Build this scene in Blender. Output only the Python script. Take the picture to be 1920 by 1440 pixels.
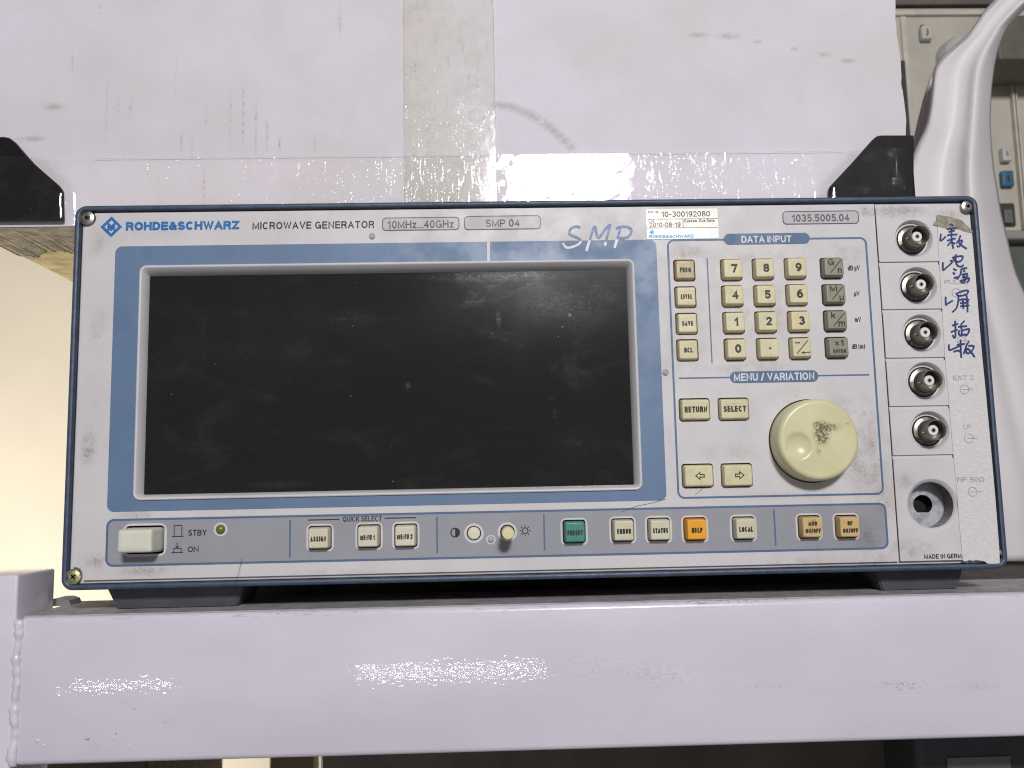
import bpy, bmesh, math, random
from mathutils import Vector, Matrix
random.seed(7)
R = math.radians
for o in list(bpy.data.objects):
    bpy.data.objects.remove(o)
SC = bpy.context.scene
COL = SC.collection

# ------------------------------------------------------------------ camera
CAM_C = Vector((-0.02354, -0.41442, 0.04040))
CAM_R = Matrix(((0.9994497728814837, 0.017279609216036673, -0.0283119514073393),
                (-0.026065545462516004, -0.11869078357743067, -0.9925890817621948),
                (-0.02051191914209864, 0.9927808987884067, -0.11817507424999331)))
FPX = 1680.0                                     # focal length in pixels of a 1920 wide picture
cam = bpy.data.cameras.new('camera')
cam.sensor_fit = 'HORIZONTAL'; cam.sensor_width = 36.0; cam.lens = FPX / 1920 * 36
cam.clip_start = 0.01; cam.clip_end = 50
cam.dof.use_dof = True; cam.dof.focus_distance = 0.418; cam.dof.aperture_fstop = 18
camo = bpy.data.objects.new('camera', cam); COL.objects.link(camo)
camo.matrix_world = Matrix.Translation(CAM_C) @ CAM_R.to_4x4()
SC.camera = camo

# ------------------------------------------------------------------ world, lamps, exposure
w = bpy.data.worlds.new('World'); SC.world = w; w.use_nodes = True
bg = w.node_tree.nodes['Background']
bg.inputs[0].default_value = (0.95, 0.93, 1.0, 1); bg.inputs[1].default_value = 0.13
def area(name, loc, target, sx, sy, power, col):
    l = bpy.data.lights.new(name, 'AREA'); l.shape = 'RECTANGLE'; l.size = sx; l.size_y = sy
    l.energy = power; l.color = col
    o = bpy.data.objects.new(name, l); COL.objects.link(o); o.location = loc
    d = Vector(target) - Vector(loc); o.rotation_euler = d.to_track_quat('-Z', 'Y').to_euler()
    return o
area('ceiling_lamp', (0.178, -1.6, 0.795), (0.0, 0.0, 0.05), 0.28, 0.18, 25.2, (1.0, 0.985, 0.99))
area('streak_light_upper', (-0.19, -0.96, -0.168), (-0.05, 0, -0.04), 0.34, 0.003, 0.24, (1, 1, 1))  # added unseen strip, gives the beam paint its upper reflected streak
area('streak_light_lower', (-0.19, -0.96, -0.214), (-0.05, 0, -0.04), 0.34, 0.003, 0.24, (1, 1, 1))  # second added strip, for the lower streak in the beam
area('streak_light_side', (-0.84, -0.96, -0.240), (-0.2, 0, -0.04), 0.18, 0.003, 0.16, (1, 1, 1))  # added strip off to the left, for the streak near the post
area('wall_fill_light', (-1.15, 0.45, -0.55), (-0.42, 1.10, 0.02), 0.6, 0.4, 14.2, (1.0, 0.94, 0.85))  # added fill out of view, brightens the cream wall from below left
SC.view_settings.view_transform = 'Standard'; SC.view_settings.look = 'None'
SC.view_settings.exposure = 0.0; SC.view_settings.gamma = 1.0
SC.view_settings.use_curve_mapping = False
SC.render.engine = 'CYCLES'; SC.cycles.use_denoising = True
SC.cycles.filter_width = 1.15; SC.cycles.max_bounces = 8; SC.cycles.transparent_max_bounces = 16

# ------------------------------------------------------------------ helpers
def at(px, py, Y):
    """the point of the plane y = Y seen at this place of the 1920 x 1440 photograph"""
    d = CAM_R @ Vector(((px - 960) / FPX, -(py - 720) / FPX, -1))
    t = (Y - CAM_C.y) / d.y
    return CAM_C + d * t
def xz(px, py, Y):
    p = at(px, py, Y); return (p.x, p.z)
def rect(tl, tr, br, bl, Y):
    a, b, c, d = xz(*tl, Y), xz(*tr, Y), xz(*br, Y), xz(*bl, Y)
    return ((a[0] + d[0]) / 2, (c[1] + d[1]) / 2, (b[0] + c[0]) / 2, (a[1] + b[1]) / 2)   # x0 z0 x1 z1
def prect(x0, y0, x1, y1, Y):
    cx, cy = (x0 + x1) / 2, (y0 + y1) / 2
    return (xz(x0, cy, Y)[0], xz(cx, y1, Y)[1], xz(x1, cy, Y)[0], xz(cx, y0, Y)[1])

def thing(name, label, cat, loc, group=None):
    o = bpy.data.objects.new(name, None); COL.objects.link(o); o.empty_display_size = 0.02
    o.location = loc; o['label'] = label; o['category'] = cat
    if group: o['group'] = group
    return o
BASE = {}
def base_of(o):
    while o.parent: o = o.parent
    return Vector(o.location)
def obj(name, bm, mat, parent=None, smooth=False, label=None, angle=32):
    """links one mesh object; vertices come in world coordinates"""
    b = base_of(parent) if parent else Vector((0, 0, 0))
    if parent:
        for v in bm.verts: v.co -= b
    bmesh.ops.recalc_face_normals(bm, faces=bm.faces[:])
    me = bpy.data.meshes.new(name); bm.to_mesh(me); bm.free()
    if mat: me.materials.append(mat)
    if smooth:
        for p in me.polygons: p.use_smooth = True
        me.set_sharp_from_angle(angle=R(angle))
    o = bpy.data.objects.new(name, me); COL.objects.link(o)
    if parent: o.parent = parent
    if label: o['label'] = label
    return o
def tag(o, label, cat, group=None):
    o['label'] = label; o['category'] = cat
    if group: o['group'] = group
    return o
def facing(o, ydir=-1):
    """make the faces of a flat sheet point to -y"""
    me = o.data
    bm = bmesh.new(); bm.from_mesh(me)
    for f in bm.faces:
        if f.normal.y * ydir < 0: f.normal_flip()
    bm.to_mesh(me); bm.free()
    return o

def rr(r4, rad, inset=0.0, n=6):
    x0, z0, x1, z1 = r4
    x0 += inset; z0 += inset; x1 -= inset; z1 -= inset
    rad = max(rad - inset, 0.00005) if inset > 0 else rad - inset
    rad = min(rad, (x1 - x0) / 2 * .999, (z1 - z0) / 2 * .999)
    pts = []
    for cx, cz, a in ((x1 - rad, z1 - rad, 0), (x0 + rad, z1 - rad, 90), (x0 + rad, z0 + rad, 180), (x1 - rad, z0 + rad, 270)):
        for i in range(n + 1):
            t = R(a + 90 * i / n); pts.append((cx + rad * math.cos(t), cz + rad * math.sin(t)))
    return pts
def circ(c, r, n=40, a0=0):
    return [(c[0] + r * math.cos(a0 + 2 * math.pi * i / n), c[1] + r * math.sin(a0 + 2 * math.pi * i / n)) for i in range(n)]
def loft(bm, loops, cap0=False, cap1=False, closed=False):
    """loops: list of equal-length lists of 3D points"""
    vs = [[bm.verts.new(p) for p in L] for L in loops]
    n = len(vs[0]); m = len(vs)
    for a in range(m if closed else m - 1):
        A, B = vs[a], vs[(a + 1) % m]
        for i in range(n):
            j = (i + 1) % n
            bm.faces.new((A[i], A[j], B[j], B[i]))
    if cap0: bm.faces.new(vs[0])
    if cap1: bm.faces.new(vs[-1])
    return vs
def L3(pts, y): return [(x, y, z) for x, z in pts]
def rr_solid(r4, rad, layers, cap0=True, cap1=True, n=6, bm=None):
    bm = bm or bmesh.new()
    loft(bm, [L3(rr(r4, rad, i, n), y) for i, y in layers], cap0, cap1)
    return bm
def lathe(c, prof, n=40, cap0=False, cap1=False, bm=None):
    bm = bm or bmesh.new()
    loft(bm, [L3(circ(c, max(r, 1e-5), n), y) for r, y in prof], cap0, cap1)
    return bm
def boxm(x0, x1, y0, y1, z0, z1, bm=None, bev=0.0):
    b2 = bmesh.new()
    bmesh.ops.create_cube(b2, size=1)
    for v in b2.verts:
        v.co = Vector(((x0 + x1) / 2 + v.co.x * (x1 - x0), (y0 + y1) / 2 + v.co.y * (y1 - y0), (z0 + z1) / 2 + v.co.z * (z1 - z0)))
    if bev: bmesh.ops.bevel(b2, geom=b2.edges[:], offset=bev, segments=3, affect='EDGES', profile=.5)
    if bm is None: return b2
    me = bpy.data.meshes.new('t'); b2.to_mesh(me); b2.free(); bm.from_mesh(me); bpy.data.meshes.remove(me)
    return bm
def sheet(outer, holes, y, yback=None, bm=None):
    """flat face with holes at y; walls run back to yback"""
    bm = bm or bmesh.new()
    edges = []
    for L in [outer] + list(holes):
        vs = [bm.verts.new((x, y, z)) for x, z in L]
        for i in range(len(vs)): edges.append(bm.edges.new((vs[i], vs[(i + 1) % len(vs)])))
        if yback is not None:
            bs = [bm.verts.new((v.co.x, yback, v.co.z)) for v in vs]
            for i in range(len(vs)):
                j = (i + 1) % len(vs); bm.faces.new((vs[i], vs[j], bs[j], bs[i]))
    bmesh.ops.triangle_fill(bm, edges=edges, use_beauty=True, use_dissolve=False, normal=(0, -1, 0))
    return bm
def ribbon(bm, pts, wd, y, closed=False):
    pts = [Vector(p) for p in pts]
    q = [pts[0]]
    for p in pts[1:]:
        if (p - q[-1]).length > 1e-6: q.append(p)
    if closed and (q[0] - q[-1]).length < 1e-6: q.pop()
    n = len(q)
    if n < 2: return
    Ls, Rs = [], []
    for i in range(n):
        a = q[i - 1] if (i > 0 or closed) else None
        b = q[(i + 1) % n] if (i < n - 1 or closed) else None
        d1 = (q[i] - a).normalized() if a is not None else None
        d2 = (b - q[i]).normalized() if b is not None else None
        if d1 is None: d1 = d2
        if d2 is None: d2 = d1
        n1 = Vector((-d1.y, d1.x)); n2 = Vector((-d2.y, d2.x))
        m = n1 + n2
        if m.length < .3: m = n1.copy(); k = 1.0
        else:
            m.normalize(); k = min(1 / max(m.dot(n1), .3), 1.9)
        Ls.append(q[i] + m * wd / 2 * k); Rs.append(q[i] - m * wd / 2 * k)
    e = 1.2e-6
    lv = [bm.verts.new((p.x, y - i * e, p.y)) for i, p in enumerate(Ls)]; rv = [bm.verts.new((p.x, y - i * e, p.y)) for i, p in enumerate(Rs)]
    for i in range(n if closed else n - 1):
        j = (i + 1) % n
        try: bm.faces.new((lv[i], lv[j], rv[j], rv[i]))
        except ValueError: pass
def tube(bm, pts, r, n=6):
    pts = [Vector(p) for p in pts]; loops = []
    for i, p in enumerate(pts):
        d = (pts[min(i + 1, len(pts) - 1)] - pts[max(i - 1, 0)]).normalized()
        u = d.orthogonal().normalized(); v = d.cross(u)
        loops.append([p + (u * math.cos(2 * math.pi * k / n) + v * math.sin(2 * math.pi * k / n)) * r for k in range(n)])
    loft(bm, loops, True, True)
def catmull(pts, k=6):
    P = [Vector(p) for p in pts]; out = []
    for i in range(len(P) - 1):
        p0 = P[max(i - 1, 0)]; p1 = P[i]; p2 = P[i + 1]; p3 = P[min(i + 2, len(P) - 1)]
        for s in range(k):
            t = s / k
            out.append(.5 * ((2 * p1) + (p2 - p0) * t + (2 * p0 - 5 * p1 + 4 * p2 - p3) * t * t + (3 * p1 - p0 - 3 * p2 + p3) * t ** 3))
    out.append(P[-1]); return out

# ---- a stroke alphabet, every glyph in a unit cell
def ar(cx, cy, rx, ry, a0, a1, n=10):
    return [(cx + rx * math.cos(R(a0 + (a1 - a0) * i / n)), cy + ry * math.sin(R(a0 + (a1 - a0) * i / n))) for i in range(n + 1)]
def ci(cx, cy, rx, ry): return ar(cx, cy, rx, ry, 90, 450, 18)
GL = {
 'A': (.74, [[(0, 0), (.5, 1), (1, 0)], [(.17, .32), (.83, .32)]]),
 'B': (.66, [[(0, 0), (0, 1), (.6, 1)] + ar(.6, .77, .33, .23, 90, -90) + [(0, .54)], [(.6, .54)] + ar(.62, .27, .38, .27, 90, -90) + [(0, 0)]]),
 'C': (.70, [ar(.5, .5, .5, .5, 48, 312, 16)]),
 'D': (.68, [[(0, 0), (0, 1), (.45, 1)] + ar(.45, .5, .55, .5, 90, -90) + [(0, 0)]]),
 'E': (.58, [[(1, 1), (0, 1), (0, 0), (1, 0)], [(0, .52), (.9, .52)]]),
 'F': (.55, [[(1, 1), (0, 1), (0, 0)], [(0, .52), (.88, .52)]]),
 'G': (.74, [ar(.5, .5, .5, .5, 48, 330, 16) + [(1, .46), (.58, .46)], [(1, .46), (1, 0)]]),
 'H': (.68, [[(0, 0), (0, 1)], [(1, 0), (1, 1)], [(0, .52), (1, .52)]]),
 'I': (.001, [[(.5, 0), (.5, 1)]]),
 'J': (.5, [[(1, 1), (1, .3)] + ar(.5, .3, .5, .3, 0, -180)]),
 'K': (.68, [[(0, 0), (0, 1)], [(1, 1), (.05, .42)], [(.32, .6), (1, 0)]]),
 'L': (.52, [[(0, 1), (0, 0), (1, 0)]]),
 'M': (.84, [[(0, 0), (0, 1), (.5, .08), (1, 1), (1, 0)]]),
 'N': (.70, [[(0, 0), (0, 1), (1, 0), (1, 1)]]),
 'O': (.78, [ci(.5, .5, .5, .5)]),
 'P': (.62, [[(0, 0), (0, 1), (.6, 1)] + ar(.6, .73, .4, .27, 90, -90) + [(0, .46)]]),
 'Q': (.78, [ci(.5, .5, .5, .5), [(.6, .28), (1, -.06)]]),
 'R': (.66, [[(0, 0), (0, 1), (.6, 1)] + ar(.6, .75, .38, .25, 90, -90) + [(0, .5)], [(.55, .5), (.85, .35), (.95, 0)]]),
 'S': (.62, [ar(.5, .75, .46, .25, 25, 250, 12) + ar(.5, .25, .5, .25, 70, -160, 12)]),
 'T': (.62, [[(0, 1), (1, 1)], [(.5, 1), (.5, 0)]]),
 'U': (.68, [[(0, 1), (0, .35)] + ar(.5, .35, .5, .35, 180, 360) + [(1, 1)]]),
 'V': (.70, [[(0, 1), (.5, 0), (1, 1)]]),
 'W': (1.0, [[(0, 1), (.26, 0), (.5, .95), (.74, 0), (1, 1)]]),
 'X': (.66, [[(0, 0), (1, 1)], [(0, 1), (1, 0)]]),
 'Y': (.68, [[(0, 1), (.5, .45), (1, 1)], [(.5, .45), (.5, 0)]]),
 'Z': (.62, [[(0, 1), (1, 1), (0, 0), (1, 0)]]),
 '&': (.70, [[(1, 0), (.3, .7)] + ar(.45, .8, .2, .2, 200, -20) + [(.1, .4)] + ar(.35, .26, .35, .26, 150, 300) + [(.95, .45)]]),
 '0': (.54, [ci(.5, .5, .5, .5)]),
 '1': (.30, [[(.0, .74), (.8, 1), (.8, 0)]]),
 '2': (.54, [ar(.5, .72, .48, .28, 170, -40, 10) + [(0, 0), (1, 0)]]),
 '3': (.54, [ar(.47, .76, .45, .24, 150, -90, 10), ar(.47, .27, .52, .27, 90, -155, 12)]),
 '4': (.56, [[(.74, 0), (.74, 1), (0, .3), (1, .3)]]),
 '5': (.54, [[(.92, 1), (.17, 1), (.08, .48)] + ar(.48, .32, .52, .32, 128, -150, 12)]),
 '6': (.54, [ci(.5, .31, .5, .31), ar(.62, .4, .62, .6, 70, 185, 10)]),
 '7': (.52, [[(0, 1), (1, 1), (.35, 0)]]),
 '8': (.54, [ci(.5, .76, .44, .24), ci(.5, .26, .5, .26)]),
 '9': (.54, [ci(.5, .69, .5, .31), ar(.38, .6, .62, .6, -110, 5, 10)]),
 '.': (.001, [[(.5, 0), (.5, .03)]]),
 '-': (.30, [[(0, .42), (1, .42)]]),
 '/': (.36, [[(0, -.05), (1, 1.05)]]),
 '(': (.2, [ar(1, .45, 1, .65, 120, 240, 8)]), ')': (.2, [ar(0, .45, 1, .65, 60, -60, 8)]),
 'x': (.46, [[(0, 0), (1, .62)], [(0, .62), (1, 0)]]),
 'z': (.42, [[(0, .68), (1, .68), (0, 0), (1, 0)]]),
 'n': (.44, [[(0, 0), (0, .7)], [(0, .45)] + ar(.5, .45, .5, .25, 180, 0) + [(1, 0)]]),
 'm': (.74, [[(0, 0), (0, .7)], [(0, .47)] + ar(.25, .47, .25, .23, 180, 0) + [(.5, 0)], [(.5, .47)] + ar(.75, .47, .25, .23, 180, 0) + [(1, 0)]]),
 'k': (.46, [[(0, 0), (0, 1)], [(.95, .68), (.05, .28)], [(.35, .42), (1, 0)]]),
 'd': (.48, [[(1, 0), (1, 1)], ci(.5, .34, .5, .34)]),
 'u': (.44, [[(0, .7), (0, .25)] + ar(.5, .25, .5, .25, 180, 360) + [(1, .7)], [(1, .3), (1, 0)]]),
 'µ': (.44, [[(0, .7), (0, -.28)], [(0, .25)] + ar(.5, .25, .5, .25, 180, 360) + [(1, .7)], [(1, .3), (1, 0)]]),
 'e': (.46, [[(0, .36), (1, .36)] + ar(.5, .34, .5, .34, 5, 310, 12)]),
 'f': (.28, [[(.4, 0), (.4, .75)] + ar(.8, .8, .4, .2, 180, 90, 5), [(0, .66), (.9, .66)]]),
 'o': (.48, [ci(.5, .34, .5, .34)]), 'a': (.46, [ci(.45, .3, .45, .3), [(1, 0), (1, .66)]]),
 'l': (.001, [[(.5, 0), (.5, 1)]]),
 's': (.40, [ar(.5, .5, .46, .18, 25, 250, 8) + ar(.5, .17, .5, .17, 70, -160, 8)]),
 't': (.28, [[(.45, .95), (.45, .1), (.9, 0)], [(0, .66), (1, .66)]]),
 'r': (.28, [[(0, 0), (0, .68)], ar(.7, .3, .7, .38, 170, 80, 6)]),
 'i': (.001, [[(.5, 0), (.5, .66)], [(.5, .92), (.5, .96)]]),
 'h': (.44, [[(0, 0), (0, 1)], [(0, .45)] + ar(.5, .45, .5, .25, 180, 0) + [(1, 0)]]),
 'Ω': (.74, [[(0, 0), (.32, 0), (.3, .16)] + ar(.5, .6, .48, .4, 235, -55, 14) + [(.7, .16), (.68, 0), (1, 0)]]),
 ' ': (.24, []),
}
def text_bm(s, x0, x1, z0, h, wt, y, bm=None, gap=.11):
    """lettering whose ink fills x0..x1 and z0..z0+h; wt = stroke weight / height"""
    bm = bm or bmesh.new()
    wdt = wt * h
    nat = []
    tot = sum(GL[ch][0] for ch in s)
    fix = sum(wdt for ch in s if ch != ' ') + (len(s) - 1) * gap * h      # stroke widths and gaps keep their size, only the bodies stretch
    k = max(x1 - x0 - fix, .1 * (x1 - x0)) / max(tot, 1e-6) if tot > .05 else h
    xc = x0
    for ch in s:
        nat.append((xc + wdt / 2, GL[ch][0] * k)); xc += GL[ch][0] * k + (wdt if ch != ' ' else 0) + gap * h
    for ch, (gx, gw) in zip(s, nat):
        for q, st in enumerate(GL[ch][1]):
            pts = [(gx + gw * u, z0 + wdt / 2 + v * (h - wdt)) for u, v in st]
            if ch == '.': pts = [(pts[0][0], z0), (pts[0][0], z0 + wdt * 1.05)]
            cl = st[0] == st[-1] and len(st) > 8
            if not cl and ch != '.':                 # square stroke ends
                for e, f in ((0, 1), (-1, -2)):
                    a, b = Vector(pts[e]), Vector(pts[f]); L = (a - b).length
                    if L > 1e-6:
                        ex = .5 if len(st) < 4 or L > .35 * h else .12
                        pts[e] = tuple(a + (a - b) / L * wdt * ex)
            ribbon(bm, pts, wdt, y - q * 6e-6, closed=cl)
    return bm
def text(s, px0, px1, pt, pb, mat, parent, y, wt=.16, name='lettering', gap=.11):
    cx, cy = (px0 + px1) / 2, (pt + pb) / 2
    x0 = xz(px0, cy, y)[0]; x1 = xz(px1, cy, y)[0]; z0 = xz(cx, pb, y)[1]; z1 = xz(cx, pt, y)[1]
    return facing(obj(name, text_bm(s, x0, x1, z0, z1 - z0, wt, y, gap=gap), mat, parent))
def strokes(lines, wpx, mat, parent, y, name, off=(0, 0), sc=1.0, smooth_k=4):
    bm = bmesh.new()
    for q, st in enumerate(lines):
        pts = [xz(off[0] + a / sc, off[1] + b / sc, y) for a, b in st]
        if smooth_k and len(pts) > 2: pts = catmull([Vector(p) for p in pts], smooth_k)
        ribbon(bm, pts, wpx / 4070, y - q * 5e-6)
    return facing(obj(name, bm, mat, parent))

# ------------------------------------------------------------------ materials
def srgb(r, g, b):
    f = lambda c: c / 12.92 if c <= .04045 else ((c + .055) / 1.055) ** 2.4
    return (f(r / 255), f(g / 255), f(b / 255), 1)
class NT:
    def __init__(s, m): s.t = m.node_tree; s.N = s.t.nodes; s.b = s.N.get('Principled BSDF'); s.out = s.N.get('Material Output')
    def n(s, typ, **kw):
        x = s.N.new(typ)
        for k, v in kw.items(): setattr(x, k, v)
        return x
    def l(s, a, b): s.t.links.new(a, b)
    def math(s, op, a, b=None, c=None, clamp=False):
        x = s.n('ShaderNodeMath', operation=op, use_clamp=clamp)
        for i, v in enumerate((a, b, c)):
            if v is None: continue
            if isinstance(v, (int, float)): x.inputs[i].default_value = v
            else: s.l(v, x.inputs[i])
        return x.outputs[0]
    def noise(s, vec, scale, detail=3, rough=.55, dist=0):
        x = s.n('ShaderNodeTexNoise'); x.inputs['Scale'].default_value = scale; x.inputs['Detail'].default_value = detail
        x.inputs['Roughness'].default_value = rough; x.inputs['Distortion'].default_value = dist
        if vec is not None: s.l(vec, x.inputs['Vector'])
        return x.outputs['Fac']
    def map(s, val, a, b, c=0, d=1, smooth=True):
        x = s.n('ShaderNodeMapRange'); x.interpolation_type = 'SMOOTHSTEP' if smooth else 'LINEAR'; x.clamp = True
        s.l(val, x.inputs[0])
        for i, v in zip((1, 2, 3, 4), (a, b, c, d)): x.inputs[i].default_value = v
        return x.outputs[0]
    def mix(s, fac, a, b, blend='MIX'):
        x = s.n('ShaderNodeMix', data_type='RGBA', blend_type=blend)
        for sock, v in ((x.inputs[0], fac), (x.inputs[6], a), (x.inputs[7], b)):
            if isinstance(v, (int, float)): sock.default_value = v
            elif isinstance(v, tuple): sock.default_value = v
            else: s.l(v, sock)
        return x.outputs[2]
    def scaled(s, vec, sc):
        x = s.n('ShaderNodeMapping'); x.inputs['Scale'].default_value = sc; s.l(vec, x.inputs['Vector']); return x.outputs[0]
    def bump(s, h, strength, dist):
        x = s.n('ShaderNodeBump'); x.inputs['Strength'].default_value = strength; x.inputs['Distance'].default_value = dist
        s.l(h, x.inputs['Height']); return x.outputs[0]
    def spot(s, vec, cx, cz, rx, rz, k=1.0):
        a = s.n('ShaderNodeVectorMath', operation='SUBTRACT'); s.l(vec, a.inputs[0]); a.inputs[1].default_value = (cx, 0, cz)
        b = s.n('ShaderNodeVectorMath', operation='MULTIPLY'); s.l(a.outputs[0], b.inputs[0]); b.inputs[1].default_value = (1 / rx, 0, 1 / rz)
        c = s.n('ShaderNodeVectorMath', operation='LENGTH'); s.l(b.outputs[0], c.inputs[0])
        return s.map(c.outputs['Value'], 0, 1, k, 0)
def mat(name, col, rough=.5, metal=0, var=.06, vscale=60, bump=0, bscale=400, spec=.5, coat=0):
    m = bpy.data.materials.new(name); m.use_nodes = True; n = NT(m)
    tc = n.n('ShaderNodeTexCoord').outputs['Object']
    f = n.noise(tc, vscale, 4)
    d = tuple(c * (1 - var * 2) for c in col[:3]) + (1,); e = tuple(min(c * (1 + var), 1) for c in col[:3]) + (1,)
    n.l(n.mix(n.map(f, .3, .7), d, e), n.b.inputs['Base Color'])
    n.b.inputs['Metallic'].default_value = metal
    n.b.inputs['Specular IOR Level'].default_value = spec
    r = n.map(n.noise(tc, vscale * 3, 3), .3, .7, max(rough - .08, .02), min(rough + .08, 1)); n.l(r, n.b.inputs['Roughness'])
    if coat: n.b.inputs['Coat Weight'].default_value = coat; n.b.inputs['Coat Roughness'].default_value = .08
    if bump: n.l(n.bump(n.noise(tc, bscale, 3), bump, .0005), n.b.inputs['Normal'])
    return m

# ================================================================== THE GENERATOR
W2, H = 0.216, 0.1780
DECK = -0.0105                                    # top of the shelf beam
GB = Vector((0.0, 0.16, DECK))
YP = 0.0012                                       # front face of the front panel
def loc_(px, py, Y=YP):
    p = at(px, py, Y) - GB; return p.x, p.z

# dirt that collects in places of its own on the panel
def dirt_group():
    g = bpy.data.node_groups.new('grime', 'ShaderNodeTree')
    g.interface.new_socket('Fac', in_out='OUTPUT', socket_type='NodeSocketFloat')
    class M: node_tree = g
    n = NT(M)
    tc = n.n('ShaderNodeTexCoord').outputs['Object']
    spots = [(1625, 850, 80, 110, .75), (1600, 770, 70, 50, .5), (1625, 1005, 40, 45, 1.0), (1640, 1055, 60, 25, .7),
             (1290, 478, 50, 28, .7), (1440, 480, 130, 22, .35), (1590, 470, 45, 45, .45), (1430, 580, 150, 130, .34), (1290, 640, 60, 90, .35), (1400, 690, 130, 22, .45),
             (1690, 396, 75, 20, 1.0), (1625, 395, 32, 18, .9), (1780, 402, 50, 16, .6), (1700, 905, 40, 30, .6), (1710, 1030, 60, 30, .7), (1660, 940, 35, 40, .6),
             (165, 840, 22, 55, .8), (185, 450, 30, 45, .55), (185, 620, 26, 60, .42), (270, 1070, 75, 14, .75), (260, 966, 60, 10, .6), (180, 1055, 45, 25, .55),
             (1480, 745, 60, 30, .4), (1370, 850, 90, 30, .3), (300, 430, 90, 30, .25), (640, 1075, 150, 12, .3), (1500, 1055, 150, 20, .4), (1460, 930, 150, 12, .3)]
    tot = None
    for px, py, rx, rz, k in spots:
        cx, cz = loc_(px, py); s = n.spot(tc, cx, cz, rx / 4070, rz / 4070, k)
        tot = s if tot is None else n.math('ADD', tot, s)
    wob = n.map(n.noise(tc, 130, 4, .6), .3, .62)
    fine = n.map(n.noise(tc, 1900, 3, .7), .47, .62)
    med = n.map(n.noise(tc, 420, 4, .7), .42, .68)
    smear = n.map(n.noise(n.scaled(tc, (60, 60, 25)), 1, 5, .65), .45, .8)
    a = n.math('MULTIPLY', n.math('MULTIPLY', tot, wob), n.math('ADD', n.math('MULTIPLY', fine, .85), n.math('MULTIPLY', med, .6)))
    b = n.math('MULTIPLY', smear, .17)
    specks = n.map(n.noise(tc, 800, 2, .5), .73, .77)
    c = n.math('ADD', n.math('ADD', a, b), n.math('MULTIPLY', specks, .22), clamp=True)
    c2 = n.math('ADD', c, n.math('MULTIPLY', n.math('MULTIPLY', tot, wob), .3), clamp=True)
    o = n.n('NodeGroupOutput'); n.l(c2, o.inputs[0])
    return g
GRIME = dirt_group()
def painted(name, col, rough=.5, dirt=.75, dcol=srgb(112, 98, 82), grain=.25):
    m = bpy.data.materials.new(name); m.use_nodes = True; n = NT(m)
    tc = n.n('ShaderNodeTexCoord').outputs['Object']
    g = n.n('ShaderNodeGroup'); g.node_tree = GRIME
    v = n.noise(tc, 35, 4)
    d = tuple(c * .93 for c in col[:3]) + (1,)
    base = n.mix(n.map(v, .3, .7), d, col)
    n.l(n.mix(n.math('MULTIPLY', g.outputs[0], dirt), base, dcol), n.b.inputs['Base Color'])
    n.l(n.map(n.noise(tc, 90, 3), .3, .7, rough - .07, rough + .1), n.b.inputs['Roughness'])
    n.l(n.bump(n.noise(tc, 3500, 2), grain, .00004), n.b.inputs['Normal'])
    return m
M_PANEL = painted('panel_paint', srgb(206, 202, 203))
M_BAND = painted('blue_print', srgb(96, 120, 152), .45, .6, srgb(60, 66, 76))
M_STRIP = painted('grey_print', srgb(150, 151, 158), .45, .6, srgb(90, 82, 70))
M_LINE = mat('blue_line_print', srgb(80, 103, 137), .5)
M_BLACK = mat('black_print', srgb(18, 17, 19), .5)
M_GREYPR = mat('pill_print', srgb(74, 74, 78), .5)
M_PILL = painted('pill_fill_print', srgb(186, 184, 188), .5, .5)
M_WHITEPR = mat('white_print', srgb(214, 214, 220), .5)
M_LOGO = mat('logo_blue', srgb(26, 108, 178), .5, var=.1, vscale=300)
M_CYAN = mat('sticker_cyan', srgb(60, 165, 215), .5)
M_FRAME = mat('frame_paint', srgb(62, 76, 98), .42, var=.12, vscale=200, bump=.25, bscale=2600)
M_CAB = mat('cabinet_paint', srgb(70, 82, 100), .5)
M_DARK = mat('black_cavity', srgb(16, 15, 15), .8)
M_CREAM = painted('cream_key', srgb(222, 216, 186), .42, .35, srgb(120, 100, 70))
def keymat(name, col, stain=.35):
    m = bpy.data.materials.new(name); m.use_nodes = True; n = NT(m)
    tc = n.n('ShaderNodeTexCoord').outputs['Object']
    a = n.map(n.noise(tc, 160, 5, .6), .4, .72); b = n.map(n.noise(tc, 1500, 3, .7), .45, .7)
    fac = n.math('MULTIPLY', n.math('MULTIPLY', a, b), stain, clamp=True)
    base = n.mix(n.map(n.noise(tc, 70, 3), .3, .7), tuple(c * .9 for c in col[:3]) + (1,), col)
    base = n.mix(n.math('MULTIPLY', n.n('ShaderNodeObjectInfo').outputs['Random'], .45), base, (col[0] * .86, col[1] * .80, col[2] * .66, 1))
    n.l(n.mix(fac, base, srgb(104, 84, 56)), n.b.inputs['Base Color'])
    n.l(n.map(n.noise(tc, 300, 3), .3, .7, .34, .5), n.b.inputs['Roughness'])
    n.l(n.bump(n.noise(tc, 2500, 2), .15, .00004), n.b.inputs['Normal'])
    return m
M_KEY = keymat('ivory_key', srgb(217, 209, 172), .5)
M_KEYW = keymat('pale_key', srgb(214, 210, 188), .4)
M_KEYT = keymat('tan_key', srgb(190, 174, 130), 1.2)
M_KEYY = keymat('yellowed_key', srgb(212, 184, 128), 1.3)
M_KEYG = keymat('grey_key', srgb(146, 144, 128), .35)
M_TEAL = keymat('teal_key', srgb(66, 140, 134), .25)
M_ORANGE = keymat('orange_key', srgb(248, 172, 30), .15)
M_POWER = keymat('power_key', srgb(222, 224, 212), .15)
M_KNOB = None
M_STEEL = mat('screw_steel', srgb(170, 166, 158), .35, 1, .15, 900)
M_BRASS = mat('screw_zinc', srgb(196, 192, 150), .4, .9, .25, 900)
M_NICKEL = mat('connector_nickel', srgb(138, 134, 124), .46, 1, .06, 300)
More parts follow.
